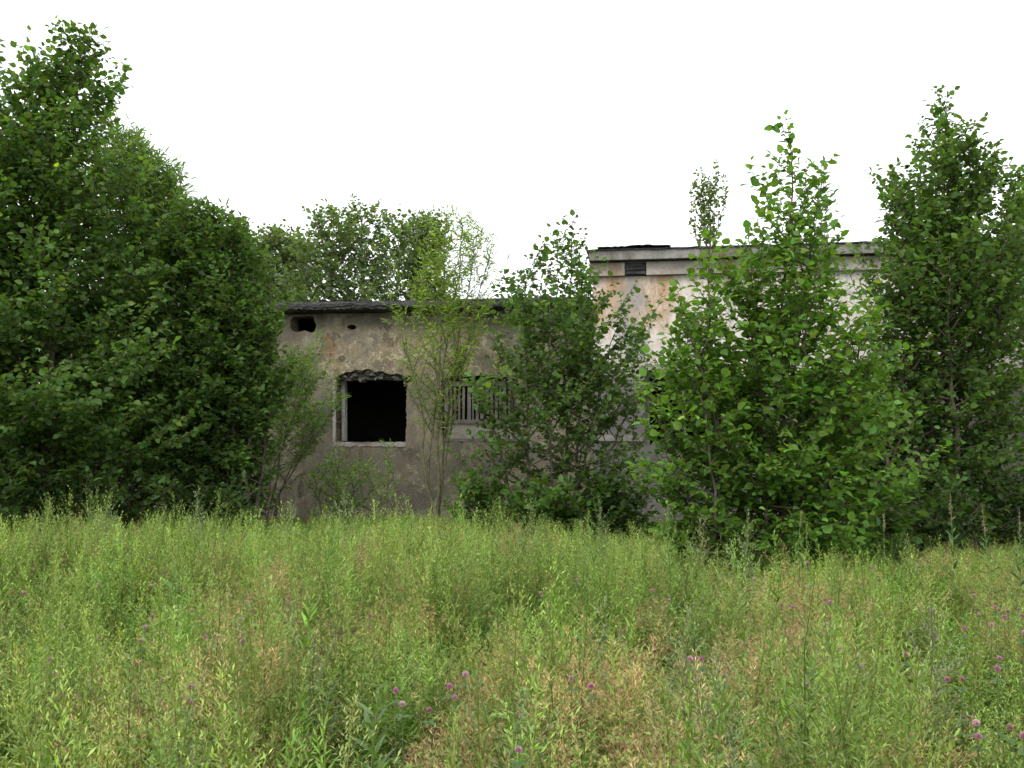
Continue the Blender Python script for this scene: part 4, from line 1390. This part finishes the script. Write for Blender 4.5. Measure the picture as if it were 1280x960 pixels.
def clover_proto(seed, label):
    r = R(seed)
    root = empty('clover_flower', (0, 0, 0), label, 'flower', 'pink clover blossoms in the meadow')
    s = MB()
    ln = r.normal(0, .03, 2)
    pts = np.array([[0, 0, -.01], [ln[0] * .3, ln[1] * .3, .2], [ln[0], ln[1], .4], [ln[0] * 1.2, ln[1] * 1.2, .56]])
    s.tube(pts, [.002, .0018, .0015, .0013], 4, col=(.10, .14, .05))
    s.build('stem', M['straw'], root)
    h = clover_head(r, seed % 4)
    h.v = [v + pts[-1].astype(np.float32) for v in h.v]
    h.build('flower_head', M['clover'], root)
    for zz in (.34, .52):
        l = MB()
        c = np.array([np.interp(zz, pts[:, 2], pts[:, 0]), np.interp(zz, pts[:, 2], pts[:, 1]), zz])
        a = np.arange(3) * 2.1 + r.uniform(0, 6)
        X = np.stack([np.cos(a), np.sin(a), np.full(3, .15)], 1)
        put_leaves(l, 'ovate', np.repeat(c[None], 3, 0), X, np.tile([0, 0, 1.], (3, 1)), np.full(3, .034), np.tile([.075, .15, .04], (3, 1)))
        l.build('leaf', M['weed'], root)
    return root


protos = [clover_proto(700 + i, 'pink clover blossom on a thin stem among the meadow grass') for i in range(4)]
uses = [0] * 4
kids = [list(p_.children) for p_ in protos]
for i, (px, py) in enumerate(CL):
    q = i % 4
    s = 1.0 + .14 * rng.random() + (.05 if py > 780 else 0)
    pos = on_ground(px, py, .565 * s)
    if uses[q] == 0:
        o = protos[q]
    else:
        o = protos[q].copy()
        COL.objects.link(o)
        for ch in kids[q]:
            c = ch.copy()
            COL.objects.link(c)
            c.parent = o
    uses[q] += 1
    o.location = (pos[0], pos[1], 0)
    o.rotation_euler = (0, 0, rng.uniform(0, 6.3))
    k = rng.uniform(.75, 1.1)
    o.scale = (s * k, s * k, s * 1.06)

# ------------------------------------------------------------------ ground
def ground_material():
    g = NG('meadow_soil')
    n1 = g.noise(.35, 6, .6)
    n2 = g.noise(9, 8, .75)
    c = g.mix((.045, .055, .022), (.085, .085, .040), g.ramp(n1, .35, .65))
    c = g.mix(c, (.15, .12, .065), g.mul(g.ramp(n2, .5, .7), .7))
    return g.finish(c, n2, .8, .06)


gm = MB()
gx = np.concatenate([[-900, -300, -100, -40], np.linspace(-16, 16, 65), [40, 100, 300, 900]])
gy = np.concatenate([[-200, -40, -8], np.linspace(-2, 24, 53), [40, 100, 300, 1200]])
XX, YY = np.meshgrid(gx, gy, indexing='ij')
near = (np.abs(XX) < 16) & (YY < 15) & (YY > -2)
ZZ = np.where(near, .02 * NC(XX.ravel(), YY.ravel()).reshape(XX.shape) - .03, -.03)
a, b = len(gx), len(gy)
i = (np.arange(a - 1)[:, None] * b + np.arange(b - 1)[None]).reshape(-1)
gm.add(np.stack([XX, YY, ZZ], -1).reshape(-1, 3), f4=np.stack([i, i + b, i + b + 1, i + 1], 1))
tag(gm.build('ground', ground_material(), smooth=True), 'soil of the overgrown meadow under the plants', 'ground', kind='structure')

# ------------------------------------------------------------------ light
SUN_EL, SUN_AZ = math.radians(52), math.radians(205)     # high, behind the camera's left shoulder, behind cloud
w = bpy.data.worlds.new('World')
scene.world = w
w.use_nodes = True
nt = w.node_tree
bg = nt.nodes['Background']
sky = nt.nodes.new('ShaderNodeTexSky')
sky.sky_type = 'NISHITA'
sky.sun_disc = False
sky.sun_elevation = SUN_EL
sky.sun_rotation = SUN_AZ
sky.air_density, sky.dust_density, sky.ozone_density = 1.0, 3.0, 1.0
hs = nt.nodes.new('ShaderNodeHueSaturation')
hs.inputs['Saturation'].default_value = .12
mx = nt.nodes.new('ShaderNodeMix')
mx.data_type = 'RGBA'
mx.inputs[0].default_value = .65
mx.inputs[7].default_value = (9.6, 9.8, 10.2, 1)          # the even cloud layer
nt.links.new(sky.outputs[0], hs.inputs['Color'])
nt.links.new(hs.outputs[0], mx.inputs[6])
nt.links.new(mx.outputs[2], bg.inputs['Color'])
bg.inputs['Strength'].default_value = .12
sd = bpy.data.lights.new('sun', 'SUN')
sd.energy = 0.9
sd.angle = math.radians(25)
sd.color = (1, .97, .92)
so = bpy.data.objects.new('sun', sd)
COL.objects.link(so)
sv = Vector((math.sin(SUN_AZ) * math.cos(SUN_EL), math.cos(SUN_AZ) * math.cos(SUN_EL), math.sin(SUN_EL)))
so.rotation_euler = sv.to_track_quat('Z', 'Y').to_euler()

cd = bpy.data.cameras.new('camera')
cd.sensor_width = 36
cd.lens = 36 * F / 1280
cd.clip_start, cd.clip_end = .05, 3000
co = bpy.data.objects.new('camera', cd)
co.location = (0, 0, EYE)
co.rotation_euler = (PI / 2 + PITCH, 0, 0)
COL.objects.link(co)
scene.camera = co

vs = scene.view_settings
vs.view_transform = 'Standard'
vs.look = 'None'
vs.gamma = 1
vs.use_curve_mapping = False
vs.exposure = 1.0
cy = scene.cycles
cy.max_bounces = 8
cy.diffuse_bounces = 5
cy.glossy_bounces = 2
cy.transmission_bounces = 4
cy.transparent_max_bounces = 4
